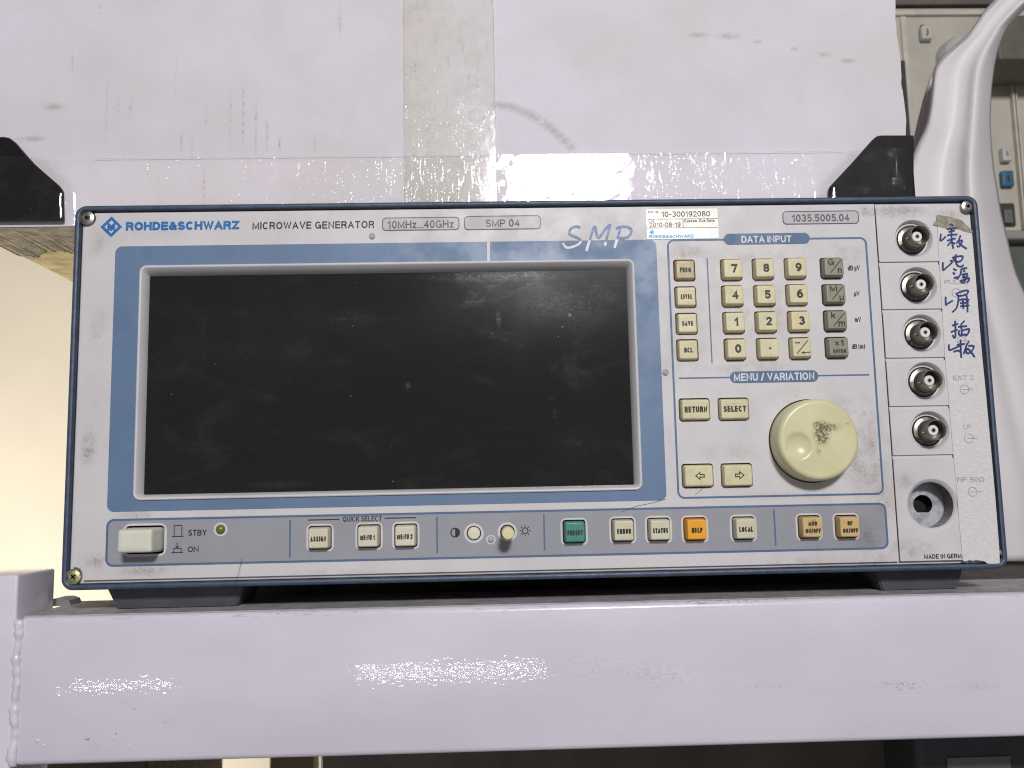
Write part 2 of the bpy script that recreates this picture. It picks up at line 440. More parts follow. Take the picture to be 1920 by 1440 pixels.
M_NICKELB = mat('connector_washer', srgb(138, 136, 128), .38, 1, .25, 700)
M_PTFE = mat('white_insulator', srgb(226, 226, 234), .4)
M_GOLD = mat('gold_pin', srgb(190, 166, 106), .35, 1)
M_INSTR_FOOT = mat('foot_plastic', srgb(74, 75, 82), .5, var=.1)

gen = thing('signal_generator', 'blue framed microwave signal generator with dark screen and cream keys, lying on the shelf beam', 'instrument', GB)

# frame: hollow surround, bevelled
bm = bmesh.new()
fr = (-W2, 0, W2, H)
loft(bm, [L3(rr(fr, .0052, i, 8), y) for i, y in ((.006, .0294), (0, .0294), (0, .0009), (.0003, .0003), (.0009, 0), (.0017, 0), (.0022, .0003), (.0024, .0009), (.0024, .0042))])
obj('frame', bm, M_FRAME, gen, True)
# cabinet behind it
bm = rr_solid((-W2 + .0008, .0008, W2 - .0008, H - .0012), .005, [(0, .0295), (0, .34), (.003, .345)])
obj('cabinet', bm, M_CAB, gen, True)
# mounting plate (the lip round the panel) with the cavities behind key openings
IN = .0024
lip_r = (-W2 + IN + .0003, IN + .0003, W2 - IN - .0003, H - IN - .0003)

# panel outline, in panel metres, measured on the photograph
seam_x = (xz(1643, 420, YP)[0] + xz(1685, 1030, YP)[0]) / 2
TLs, TRs, BLs = xz(164, 409, YP), xz(1813, 387.5, YP), xz(139, 1081, YP)
BRs = xz(1873, 1044, YP)
px0 = xz(161, 700, YP)[0] - .0010; px0 = (xz(158, 500, YP)[0] + xz(136, 950, YP)[0]) / 2 + .0005
pz1 = (xz(400, 396.5, YP)[1] + xz(1500, 385, YP)[1]) / 2
pz0 = (xz(400, 1082, YP)[1] + xz(1500, 1057.5, YP)[1]) / 2
px1 = (xz(1826, 500, YP)[0] + xz(1865, 950, YP)[0]) / 2
PZ0, PZ1 = pz0, pz1
def notch(c, rn, x0, z1, sx, sz):
    """arc that cuts a panel corner (corner at x0,z1) round a screw at c; sx,sz point from the corner into the panel"""
    a = math.sqrt(max(rn * rn - (c[0] - x0) ** 2, 1e-9)); b = math.sqrt(max(rn * rn - (c[1] - z1) ** 2, 1e-9))
    p_side = (x0, c[1] + sz * a); p_top = (c[0] + sx * b, z1)
    a0 = math.atan2(p_side[1] - c[1], p_side[0] - c[0]); a1 = math.atan2(p_top[1] - c[1], p_top[0] - c[0])
    mid = math.atan2(sz, sx)
    def unw(t, ref):
        while t - ref > math.pi: t -= 2 * math.pi
        while t - ref < -math.pi: t += 2 * math.pi
        return t
    a0 = unw(a0, mid); a1 = unw(a1, mid)
    return [(c[0] + rn * math.cos(a0 + (a1 - a0) * i / 14), c[1] + rn * math.sin(a0 + (a1 - a0) * i / 14)) for i in range(15)]
RN = .0042
main_out = notch(TLs, RN, px0, pz1, 1, -1) + [(seam_x - .0004, pz1), (seam_x - .0004, pz0)] + notch(BLs, RN, px0, pz0, 1, 1)[::-1]

# ---------------- key table (px centre of opening, size in px, key size, legend)
KW, KH = 42.5, 43.5
keys = []                                          # (cx, cy, w, h, mat, legends, ring)
def K(cx, cy, m, leg, w=KW, h=KH, ring=False, up=.0037): keys.append((cx, cy, w, h, m, leg, ring, up))
for s, cx, cy in (('FREQ', 1282.9, 507.3), ('LEVEL', 1285, 557.3), ('SAVE', 1287, 607.2), ('RCL', 1288.8, 656.8)):
    K(cx, cy, M_KEYT if s == 'FREQ' else M_KEY, [(s, .62 if len(s) > 3 else .46, .25, 0, -.02, .24)], up=.0026)
dig = [('7', 1370.9, 506.2), ('8', 1430.3, 505.2), ('9', 1490.4, 503.9), ('4', 1372.8, 555.5), ('5', 1432.9, 554.7), ('6', 1493, 553.4),
       ('1', 1375.3, 605.4), ('2', 1435.4, 604.4), ('3', 1496.3, 603.3), ('0', 1377.8, 655.4), ('.', 1438.4, 654.4), ('-', 1499, 653.2)]
for s, cx, cy in dig:
    K(cx, cy, M_KEY, s, KW + .5)
for s, cx, cy in (('G/n', 1558.5, 503.2), ('M/µ', 1561.8, 552.8), ('k/m', 1564.6, 602), ('x1', 1567.4, 652)):
    K(cx, cy, M_KEYG, s, 44.5, 42.5)
for s, cx, cy in (('RETURN', 1302, 768.2), ('SELECT', 1375, 767.2)):
    K(cx, cy, M_KEY, [(s, .84, .30, 0.0, 0, .23)], 59.3, 44.3, up=.0028)
K(1307.8, 892, M_KEY, 'left', 60, 45.5, up=.003); K(1381.2, 891, M_KEY, 'right', 60, 45.5, up=.003)
strip = [('ASSIGN', 600.2, 1008.0, M_KEYW), ('MENU 1', 692, 1005.3, M_KEYW), ('MENU 2', 761, 1003.9, M_KEYW), ('PRESET', 1076.5, 996.6, M_TEAL), ('ERROR', 1167.5, 993.8, M_KEYW),
         ('STATUS', 1234.8, 992.6, M_KEYW), ('HELP', 1302.8, 991.9, M_ORANGE), ('LOCAL', 1393.8, 990.2, M_KEYW), ('MOD', 1517, 987.8, M_KEYY), ('RF', 1586.5, 987.2, M_KEYY)]
for s, cx, cy, m in strip:
    if s in ('MOD', 'RF'): leg = [(s, .46 if s == 'MOD' else .26, .21, .02, .19, .24), ('ON/OFF', .80, .22, .02, -.17, .24)]
    else: leg = [(s, {6: .8, 5: .72, 4: .56}[len(s)] if s != 'MENU 1' else .76, .25, 0, -.03, .24)]
    K(cx, cy, m, leg, 43.0, 43.5, True, .0045)

holes = []; strip_holes = []
key_rects = []
for (cx, cy, kw, kh, m, leg, ring, up) in keys:
    c = xz(cx, cy, YP); hw, hh = kw / 2 / 4045, kh / 2 / 4045
    r4 = (c[0] - hw, c[1] - hh, c[0] + hw, c[1] + hh); key_rects.append(r4)
    holes.append(rr(r4, .0014, 0, 4))
    if ring: strip_holes.append(rr(r4, .0016, -.0009, 4))
# screen opening, power opening, knobs
SUR = rect((261.7, 497), (1189, 486.7), (1205, 914), (250, 944), YP)       # screen surround, outer
holes.append(rr(SUR, .0034, .0012, 6))
POW = prect(234.5, 985.5, 308, 1039, YP); holes.append(rr(POW, .0018, 0, 5)); strip_holes.append(rr(POW, .0022, -.0011, 5))
LED = xz(413.8, 992.6, YP); CON = xz(888.6, 999.7, YP); BRI = xz(951.4, 997.3, YP)
for c, r, ro in ((CON, .00335, .0045), (BRI, .00335, .0045)):
    holes.append(circ(c, r, 28)); strip_holes.append(circ(c, ro, 32))
strip_holes.append(circ(LED, .0032, 28)); SC3 = xz(920.6, 1011.8, YP); strip_holes.append(circ(SC3, .0022, 24))
KN = xz(1519, 826.5, YP)
holes.append(circ(KN, .0196, 64))

bm = sheet(main_out, holes, YP, .0046)
panel = obj('front_panel', bm, M_PANEL, gen)
# lip plate: same openings a little larger would never show, so it is a rim round the panel edge plus a dark tray behind
bm = bmesh.new()
loft(bm, [L3(rr(lip_r, .003, i, 6), y) for i, y in ((0, .0046), (0, .0033), (.0004, .0030), (.0075, .0030), (.0075, .0046))])
obj('panel_lip', bm, M_PANEL, gen)
bm = rr_solid((-W2 + .004, .004, W2 - .004, H - .004), .003, [(0, .0285), (0, .029)])
for (r4) in ():
    pass
obj('inner_tray', bm, M_DARK, gen)

# ---------------- prints on the panel
YB = YP - .00009
band = rect((216.5, 462), (1231, 449.5), (1249, 935), (200.5, 963.5), YP)
bm = sheet(rr(band, .0032, 0, 6), [rr(SUR, .0034, .0004, 6)], YB)
facing(obj('blue_band', bm, M_BAND, panel))
x0g = xz(913.3, 475, YP)[0]; x1g = xz(918.8, 475, YP)[0]
bm = sheet([(x0g, SUR[3] - .0003), (x1g, SUR[3] - .0003), (x1g, band[3] + .00002), (x0g, band[3] + .00002)], [], YB - .00006)
facing(obj('band_gap', bm, M_PANEL, panel))
st = rect((199.5, 973.5), (1661, 942), (1666.5, 1029), (197.5, 1063.5), YP)
bm = sheet(rr(st, .0032, .0004, 6), strip_holes, YB); facing(obj('grey_strip', bm, M_STRIP, panel))
def ring_line(r4, rad, wd, y):
    bm = bmesh.new()
    loft(bm, [L3(rr(r4, rad, 0, 7), y), L3(rr(r4, rad, wd, 7), y)]); return bm
facing(obj('strip_outline', ring_line(st, .0034, .00095, YB - .00006), M_LINE, panel))
di = rect((1250.5, 450.5), (1624, 443), (1658.5, 928), (1270, 935), YP)
facing(obj('section_outline', ring_line(di, .0034, .0009, YB), M_LINE, panel))
def bar(pa, pb, wpx, m, name='divider_line', y=None, parent=None):
    bm = bmesh.new(); y = y or YB - .00008
    a, b = xz(*pa, YP), xz(*pb, YP)
    if abs(a[0] - b[0]) < abs(a[1] - b[1]): mx = (a[0] + b[0]) / 2; a, b = (mx, a[1]), (mx, b[1])
    else: mz = (a[1] + b[1]) / 2; a, b = (a[0], mz), (b[0], mz)
    ribbon(bm, [a, b], wpx / 4070, y); return facing(obj(name, bm, m, parent or panel))
for x_, y0_, y1_ in ((543.7, 975.5, 1045.5), (819.4, 969, 1037), (1020.3, 963.5, 1032), (1452.5, 955.5, 1023)):
    bar((x_ - .4, y0_), (x_ + .6, y1_), 3, M_LINE)
bar((1325.8, 484), (1335, 681), 2.2, M_LINE)
bar((1272.8, 710), (1372, 706.8), 2.6, M_LINE); bar((1530, 704.6), (1629.5, 702.4), 2.6, M_LINE)
bar((577, 975.2), (636.6, 973.7), 2.0, M_BLACK); bar((721, 971.8), (780, 970.4), 2.0, M_BLACK)
def pill(x0_, y0_, x1_, y1_, m, rad=None, line=None, fill=True, name='title_pill'):
    r4 = prect(x0_, y0_, x1_, y1_, YP); rad = rad or (r4[3] - r4[1]) / 2
    if fill: facing(obj(name, sheet(rr(r4, rad, 0, 8), [], YB - .0001), m, panel))
    if line: facing(obj('pill_outline', ring_line(r4, rad, .00042, YB - .00015), line, panel))
pill(1357, 437.5, 1518, 458, M_LINE); text('DATA INPUT', 1390, 1484, 442, 454.6, M_WHITEPR, panel, YB - .0002, .19, gap=.1)
pill(1368.5, 695.5, 1534, 717, M_LINE); text('MENU / VARIATION', 1376, 1527, 699.2, 713.3, M_WHITEPR, panel, YB - .0002, .19, gap=.1)
pill(716.5, 407.5, 861.5, 432, M_PILL, .0019, M_GREYPR); text('10MHz...40GHz', 727, 850.5, 413.2, 427.6, M_GREYPR, panel, YB - .0002, .16, gap=.12)
pill(870, 404.5, 1014, 430.5, M_PILL, .0019, M_GREYPR); text('SMP 04', 910.5, 974.5, 411.3, 425.2, M_GREYPR, panel, YB - .0002, .16, gap=.12)
pill(1467, 395.5, 1610, 420.3, M_PILL, .0019, M_GREYPR); text('1035.5005.04', 1485, 1592.5, 401.6, 415.2, M_GREYPR, panel, YB - .0002, .16, gap=.12)
text('ROHDE&SCHWARZ', 236, 448.6, 415, 431.2, M_LOGO, panel, YB, .27, gap=.07)
text('MICROWAVE GENERATOR', 473.3, 701.7, 415.3, 428.8, M_BLACK, panel, YB, .175, gap=.14)
# company mark: diamond with a lattice inside
def diamond(cpx, cpy, s, m, y, parent):
    c = xz(cpx, cpy, y); u = s / 4070; bm = bmesh.new()
    ribbon(bm, [(c[0], c[1] + u * .84), (c[0] - u * .84, c[1]), (c[0], c[1] - u * .84), (c[0] + u * .84, c[1])], u * .26, y, True)
    ribbon(bm, [(c[0] - u * .42, c[1] + u * .42), (c[0] + u * .42, c[1] - u * .42)], u * .2, y - 6e-6)
    ribbon(bm, [(c[0] + u * .42, c[1] + u * .42), (c[0] - u * .42, c[1] - u * .42)], u * .2, y - 12e-6)
    for dx, dz in ((-.27, .0), (.27, .0), (0, -.27)):
        ribbon(bm, [(c[0] + (dx - .1) * u, c[1] + dz * u), (c[0] + (dx + .1) * u, c[1] + dz * u)], u * .26, y - 18e-6)
    return facing(obj('company_mark', bm, m, parent))
diamond(208.6, 425.3, 20.2, M_LOGO, YB, panel)
text('QUICK SELECT', 642.7, 716, 967.6, 977.6, M_BLACK, panel, YB - .0001, .15, gap=.1)
text('STBY', 352.8, 387.3, 993.2, 1004.3, M_BLACK, panel, YB - .0001, .17)
text('ON', 352, 372.3, 1024.6, 1035, M_BLACK, panel, YB - .0001, .17)
def icon(lines, wpx, m=M_BLACK, y=None, closed=False, parent=None):
    y = y or YB - .0001; bm = bmesh.new()
    for q, l_ in enumerate(lines): ribbon(bm, [xz(a, b, y) for a, b in l_], wpx / 4070, y - q * 6e-6)
    return facing(obj('pictogram', bm, m, parent or panel))
icon([[(326.5, 1006), (326.5, 985.5), (341, 985), (341, 1005.6)], [(322, 1006.2), (344, 1005.5)]], 1.5)
icon([[(325.8, 1036), (325.8, 1028.4), (339.6, 1028), (339.6, 1035.6)], [(321, 1036.4), (343, 1035.8)], [(332, 1017), (332, 1027)], [(329, 1023.4), (332, 1027.3), (335, 1023.4)]], 1.4)
y_ = YB - .0001; c = xz(853.5, 998.5, y_); bm = bmesh.new(); ru = 8.0 / 4070
ribbon(bm, circ(c, ru, 28), .0005, y_, True)
hv = [bm.verts.new((c[0] + ru * math.sin(R(a)), y_ - 6e-6, c[1] + ru * math.cos(R(a)))) for a in range(0, 181, 12)]; bm.faces.new(hv)
facing(obj('pictogram', bm, M_BLACK, panel))
c = xz(984.6, 995, y_); bm = bmesh.new(); ribbon(bm, circ(c, 5.3 / 4070, 24), .0004, y_, True)
for k in range(8):
    t = k * math.pi / 4; ribbon(bm, [(c[0] + math.cos(t) * q_ / 4070, c[1] + math.sin(t) * q_ / 4070) for q_ in (7.2, 10.4)], .0004, y_)
facing(obj('pictogram', bm, M_BLACK, panel))
for s, a, b, t_, bt in (('dB µV', 1589.5, 1612, 497.6, 507), ('µV', 1601.4, 1611.6, 546, 555), ('mV', 1602.6, 1614.6, 594.5, 603.6), ('dB (m)', 1597, 1622, 645, 654)):
    text(s, a, b, t_, bt, M_BLACK, panel, YB, .17, gap=.06)

# marker scrawl SMP: blue over the white paint, wiped white where it runs over the band
def scrawl(lines, zoff, mats, zlim):
    out = ([], [])
    for ln in lines:
        cur = None; run = []
        for p in catmull([Vector(q) for q in ln], 8):
            side = 0 if p.y < zlim else 1
            if cur is None or side == cur: run.append((p.x, p.y)); cur = side
            else:
                run.append((p.x, p.y)); out[cur].append(run); run = [(p.x, p.y)]; cur = side
        if len(run) > 1: out[cur].append(run)
    return out
smp = [[(1345, 200), (1318, 193), (1290, 208), (1284, 234), (1318, 252), (1346, 270), (1336, 292), (1300, 309), (1266, 312), (1245, 288)],
       [(1378, 332), (1400, 262), (1424, 194), (1436, 232), (1450, 256), (1480, 215), (1512, 186), (1500, 232), (1482, 302)],
       [(1537, 314), (1556, 250), (1572, 200)], [(1545, 205), (1588, 192), (1628, 206), (1628, 236), (1600, 257), (1558, 258)]]
M_SMPB = mat('marker_blue', srgb(112, 134, 172), .5, var=.15, vscale=500)
up_, dn_ = scrawl(smp, 0, None, 274)
strokes(up_, 4.6, M_SMPB, panel, YB - .0002, 'handwriting', (640, 360), 3.0, 0)
strokes(dn_, 4.8, M_WHITEPR, panel, YB - .0002, 'handwriting', (640, 360), 3.0, 0)

# ---------------- screen
SY = .0052
scr = rect((281, 516.5), (1174.5, 507.5), (1188, 907.5), (270, 929), SY)
bm = bmesh.new()
loft(bm, [L3(rr(SUR, .0034, 0, 8), YP + .0004), L3(rr(SUR, .0034, .0001, 8), YP - .0007), L3(rr(SUR, .0034, .0005, 8), YP - .0010), L3(rr(SUR, .0034, .0010, 8), YP - .0010),
          L3(rr(SUR, .0034, .0014, 8), YP - .0006)] + [L3(rr(scr, .0006, 0, 8), SY - .0002), L3(rr(scr, .0006, 0, 8), SY + .0012)])
M_SURR = painted('surround_plastic', srgb(205, 202, 203), .45, .5)
obj('screen_surround', bm, M_SURR, gen, True, angle=50)
M_SCREEN = bpy.data.materials.new('screen_glass'); M_SCREEN.use_nodes = True
n = NT(M_SCREEN); tc = n.n('ShaderNodeTexCoord').outputs['Object']
sm = n.map(n.noise(n.scaled(tc, (30, 30, 55)), 1, 6, .68, .6), .5, .78)
streak = n.map(n.noise(n.scaled(tc, (40, 1, 900)), 1, 3, .6), .52, .8)
pts_ = n.map(n.noise(tc, 420, 1, .4), .775, .80)
big = None
for px_, py_, rx, rz, k in ((450, 660, 75, 34, .35), (560, 660, 60, 30, .45), (640, 600, 110, 40, .4), (370, 650, 70, 40, .3), (470, 610, 60, 60, .25), (765, 724, 9, 12, 1.6), (1068, 590, 4.5, 4.5, 2.2), (1035, 745, 10, 7, 1.0), (1040, 775, 7, 16, .8),
                          (935, 600, 8, 26, .7), (520, 908, 90, 10, .8), (1070, 570, 170, 90, .22), (900, 520, 240, 14, .4), (770, 955, 60, 8, .4), (1080, 830, 90, 60, .35)):
    cx, cz = loc_(px_, py_, SY); s_ = n.spot(tc, cx, cz, rx / 3980, rz / 3980, k); big = s_ if big is None else n.math('ADD', big, s_)
fing = n.math('MULTIPLY', big, n.math('ADD', n.math('MULTIPLY', n.map(n.noise(n.scaled(tc, (1, 1, 1.6)), 520, 4, .75, 1.5), .42, .72), .8), .12))
dust_haze = n.math('ADD', n.math('MULTIPLY', sm, .16), n.math('ADD', n.math('MULTIPLY', fing, .5), n.math('MULTIPLY', pts_, .7)))
dust_haze = n.math('ADD', dust_haze, n.math('ADD', n.math('MULTIPLY', streak, .03), n.math('MULTIPLY', n.math('ADD', n.spot(tc, *loc_(1000, 560, SY), .11, .05, 1), n.spot(tc, *loc_(520, 610, SY), .08, .045, .6)), n.map(n.noise(tc, 25, 4, .6), .3, .7, .03, .13))), clamp=True)  # besides dust, broad spots paint a pale haze into the upper screen
n.l(n.mix(dust_haze, (.0132, .0138, .0134, 1), (.085, .09, .088, 1)), n.b.inputs['Base Color'])
n.l(n.map(dust_haze, 0, .6, .12, .42), n.b.inputs['Roughness'])
n.b.inputs['Specular IOR Level'].default_value = .5
bm = sheet(rr(scr, .0006, -.0004, 6), [], SY, SY + .001); obj('display_screen', bm, M_SCREEN, gen)

# ---------------- keys
YK0 = YP + .006
def key_leg(s, r4, yf, key, wpxh=None):
    kx, kz = (r4[0] + r4[2]) / 2, (r4[1] + r4[3]) / 2; kw, kh = r4[2] - r4[0], r4[3] - r4[1]
    bm = bmesh.new(); y = yf - .00008
    if isinstance(s, list):
        for (t_, wf, hf, dx, dz, wt) in s:
            tw, th = wf * kw * .95, hf * kh * .98
            text_bm(t_, kx + dx * kw - tw / 2, kx + dx * kw + tw / 2, kz + dz * kh - th / 2, th, wt, y, bm, gap=.1)
    elif s in '0123456789':
        th = kh * .44; tw = th * (.72 if s != '1' else .46)
        text_bm(s, kx - tw / 2 + .06 * kw, kx + tw / 2 + .06 * kw, kz - th / 2 - .0 * kh, th, .22, y, bm)
    elif s == '.':
        ribbon(bm, [(kx + .04 * kw, kz - .0006), (kx + .04 * kw, kz + .0003)], .0009, y)
    elif s == '-':
        ribbon(bm, [(kx - .36 * kw, kz + .24 * kh), (kx - .1 * kw, kz + .24 * kh)], .00045, y)
        ribbon(bm, [(kx - .28 * kw, kz - .32 * kh), (kx + .32 * kw, kz + .36 * kh)], .00042, y - 6e-6)
        ribbon(bm, [(kx + .05 * kw, kz - .27 * kh), (kx + .27 * kw, kz - .27 * kh)], .00035, y)
        v = [bm.verts.new((kx + a * kw, y - 1e-5, kz + b * kh)) for a, b in ((-.06, -.27), (.1, -.2), (.1, -.34))]; bm.faces.new(v)
        ribbon(bm, [(kx + .31 * kw, kz - .27 * kh), (kx + .38 * kw, kz - .27 * kh)], .0007, y)
    elif s == 'x1':
        text_bm('x', kx - .17 * kw, kx + .0 * kw, kz + .08 * kh, .3 * kh, .15, y, bm)
        text_bm('1', kx + .12 * kw, kx + .25 * kw, kz + .06 * kh, .31 * kh, .22, y, bm)
        text_bm('ENTER', kx - .29 * kw, kx + .34 * kw, kz - .34 * kh, .2 * kh, .22, y, bm, gap=.1)
    elif s in ('left', 'right'):
        d = -1 if s == 'left' else 1; u = .00108
        P_ = [(-1.7, .55), (.1, .55), (.1, 1.5), (1.9, 0), (.1, -1.5), (.1, -.55), (-1.7, -.55)]
        ribbon(bm, [(kx + d * a * u + .04 * kw, kz + b * u) for a, b in P_], .00042, y, True)
    else:
        a, b = s.split('/')
        wa = {'G': .3, 'M': .36, 'k': .2}[a] * kw; wb = {'n': .2, 'µ': .21, 'm': .33}[b] * kw
        text_bm(a, kx - .3 * kw, kx - .3 * kw + wa, kz + .1 * kh, .33 * kh, .17, y, bm)
        text_bm(b, kx + .37 * kw - wb, kx + .37 * kw, kz - .36 * kh, .36 * kh if b != 'µ' else .32 * kh, .16, y, bm)
        ribbon(bm, [(kx - .2 * kw, kz - .33 * kh), (kx + .36 * kw, kz + .36 * kh)], .00042, y - 6e-6)
    return facing(obj('legend', bm, M_BLACK, key))
for (cx, cy, kw_, kh_, m, leg, ring, up), r4 in zip(keys, key_rects):
    yf = YP - up
    j = random.uniform(-.00006, .00006)
    r5 = (r4[0] + .0004 + j, r4[1] + .0004, r4[2] - .0004 + j, r4[3] - .00055)
    bm = rr_solid(r5, .0013, [(0, YK0), (0, YP + .0003), (.00052, yf + .0005), (.00062, yf + .0002), (.0008, yf + .00003), (.0011, yf), (.0030, yf + .00012)], n=5)
    k = obj('key', bm, m, gen, True, angle=60)
    if m is M_TEAL: k['label'] = 'teal green preset key'
    if m is M_ORANGE: k['label'] = 'orange help key'
    if m is M_KEYT: k['label'] = 'browned frequency key'
    rf = (r5[0] + .0003, r5[1] + .0003, r5[2] - .0003, r5[3] - .0003)
    key_leg(leg, rf, yf - .0000, k)

# power push button
bp = prect(237.5, 989, 304.5, 1035, YP)
bm = rr_solid(bp, .0016, [(0, YK0), (0, YP + .001), (.0004, YP - .0105), (.0007, YP - .0114), (.0013, YP - .0118), (.003, YP - .0118)], n=5)
obj('power_button', bm, M_POWER, gen, True, angle=60)
# stand-by lamp
lamp = obj('indicator_lamp', lathe(LED, [(.0021, YP + .002), (.0021, YP - .0006), (.0016, YP - .0012), (.0008, YP - .0016), (.0001, YP - .0017)], 28, False, True),
           mat('lamp_olive', srgb(112, 118, 40), .25, spec=.6), gen, True, angle=60)
obj('lamp_ring', lathe(LED, [(.0031, YP + .001), (.0031, YP - .0002), (.0022, YP - .0002), (.0021, YP + .001)], 32), M_PANEL, lamp)
# trim knobs
def trim(c, up, m, r0=.0030):
    n_ = 36; bm = bmesh.new()
    def lp(r, y): return [(c[0] + (r + (.00012 if i % 3 else 0)) * math.cos(2 * math.pi * i / n_), y, c[1] + (r + (.00012 if i % 3 else 0)) * math.sin(2 * math.pi * i / n_)) for i in range(n_)]
    loft(bm, [lp(r0, YK0), lp(r0, YP - up + .0004), lp(r0 - .0004, YP - up), lp(.0008, YP - up - .0001)], True, True)
    return obj('trim_knob', bm, m, gen, True, angle=25)
trim(CON, .0002, keymat('trim_pale', srgb(226, 222, 200), .5), .0028); trim(BRI, .0145, keymat('trim_ivory', srgb(222, 216, 168), .3), .0027)

# rotary knob with a finger dimple
M_KNOB = bpy.data.materials.new('knob_plastic'); M_KNOB.use_nodes = True; n = NT(M_KNOB); tc = n.n('ShaderNodeTexCoord').outputs['Object']
tot = None
for px_, py_, rx, rz, k in ((1541, 812, 22, 32, 2.2), (1554, 801, 34, 13, 1.3), (1535, 845, 7, 12, .7), (1590, 795, 8, 5, .5), (1530, 795, 12, 8, .6)):
    cx, cz = loc_(px_, py_, -.0105); s_ = n.spot(tc, cx, cz, rx / 4150, rz / 4150, k); tot = s_ if tot is None else n.math('ADD', tot, s_)
fac = n.math('MULTIPLY', tot, n.map(n.noise(tc, 1700, 3, .75), .40, .56), clamp=True)
base = n.mix(n.map(n.noise(tc, 60, 4), .3, .7), srgb(206, 200, 158), srgb(216, 211, 170))
n.l(n.mix(n.math('MULTIPLY', fac, .85), base, srgb(70, 62, 44)), n.b.inputs['Base Color'])
n.b.inputs['Roughness'].default_value = .32
n.l(n.bump(n.noise(tc, 1800, 2), .06, .00004), n.b.inputs['Normal'])
KR, KYF = .0187, YP - .0115
dc = xz(1497.3, 835.8, KYF); DR = .0062; DD = .0019
bm = bmesh.new()
def ky(x, z):
    d = math.hypot(x - dc[0], z - dc[1]) / DR
    if d >= 1.12: return KYF
    if d > .92: t = (1.12 - d) / .2; t = t * t * .5; return KYF + DD * .17 * t * 1.6
    return KYF + DD * ((1 - d * d) + .04)
loops = [L3(circ(KN, .0190, 96), YK0), L3(circ(KN, .0190, 96), YP - .004), L3(circ(KN, KR, 96), KYF + .0022), L3(circ(KN, KR - .0005, 96), KYF + .0009), L3(circ(KN, KR - .0012, 96), KYF + .0002), L3(circ(KN, KR - .0020, 96), KYF)]
rings = [KR - .0020 - (KR - .0020) * i / 46 for i in range(1, 46)]
for r in rings: loops.append([(x, ky(x, z), z) for x, z in circ(KN, r, 96)])
loft(bm, loops, False, True)
obj('rotary_knob', bm, M_KNOB, gen, True, angle=50)
obj('knob_seat', lathe(KN, [(.0196, YP + .003), (.0196, YP + .0002), (.0193, YP + .0002), (.0193, YP + .003)], 64), M_DARK, gen)

# ---------------- screws
def screw(c, r, y, m, slot='cross', rot=.3):
    bm = lathe(c, [(r, y + .002), (r, y), (r - .0003, y - .0004), (r * .5, y - .0008)], 32)
    # recessed drive: the flat top is filled round a star-shaped hole that runs in as a pit
    pts = []
    nn = 4 if slot == 'cross' else 6
    for i in range(nn * 4):
        a = rot + 2 * math.pi * i / (nn * 4); q = r * (.38 if (i % 4) in (0, 1) else .17); pts.append((c[0] + q * math.cos(a), c[1] + q * math.sin(a)))
    sheet(circ(c, r * .5, 32), [pts], y - .0008, None, bm)
    bm2 = bmesh.new(); loft(bm2, [L3(pts, y - .0008), L3([(c[0] + (x - c[0]) * .6, c[1] + (z - c[1]) * .6) for x, z in pts], y + .0012)], False, True)
    s_ = obj('screw', bm, m, gen, True); obj('drive_recess', bm2, M_DARK, s_)
    return s_
YS = .0016
screw(xz(163.5, 409, YS), .00365, YS, M_STEEL, 'torx', .4); screw(xz(1814, 387.5, YS), .0033, YS, M_STEEL, 'torx', .1)
screw(xz(138, 1081.5, YS), .00355, YS, M_BRASS, 'cross', .6); screw(xz(1874, 1044, YS), .0034, YS, M_STEEL, 'torx', .2)
for px_, py_ in ((697.7, 443.3), (1247.7, 698.7), (920.6, 1011.8)):
    c = xz(px_, py_, YP); screw(c, .00115, YP - .0, M_PANEL, 'cross', random.random())
    bm = bmesh.new(); ribbon(bm, circ(c, .00135, 24), .0002, YB - .00016, True); facing(obj('screw_ring', bm, M_GREYPR, gen))

# ---------------- connector tiles
tile_y = [(386, 490.5, 1649.4), (497, 579.4, 1652.5), (584.6, 670.4, 1658), (676, 761, 1663.5), (767, 853.2, 1669.3), (859.5, 1052, 1677)]
bnc = [(1713.3, 447.2), (1720.8, 536.2), (1728.3, 625.4), (1736, 715), (1743.3, 807.5), (1748.6, 946.7)]
tx0 = sum(xz(t[2], (t[0] + t[1]) / 2, YP)[0] for t in tile_y) / 6
obj('connector_plate', boxm(seam_x + .0003, px1, YP + .0005, .0046, pz0, pz1, bev=.0002), M_PANEL, gen) if False else None
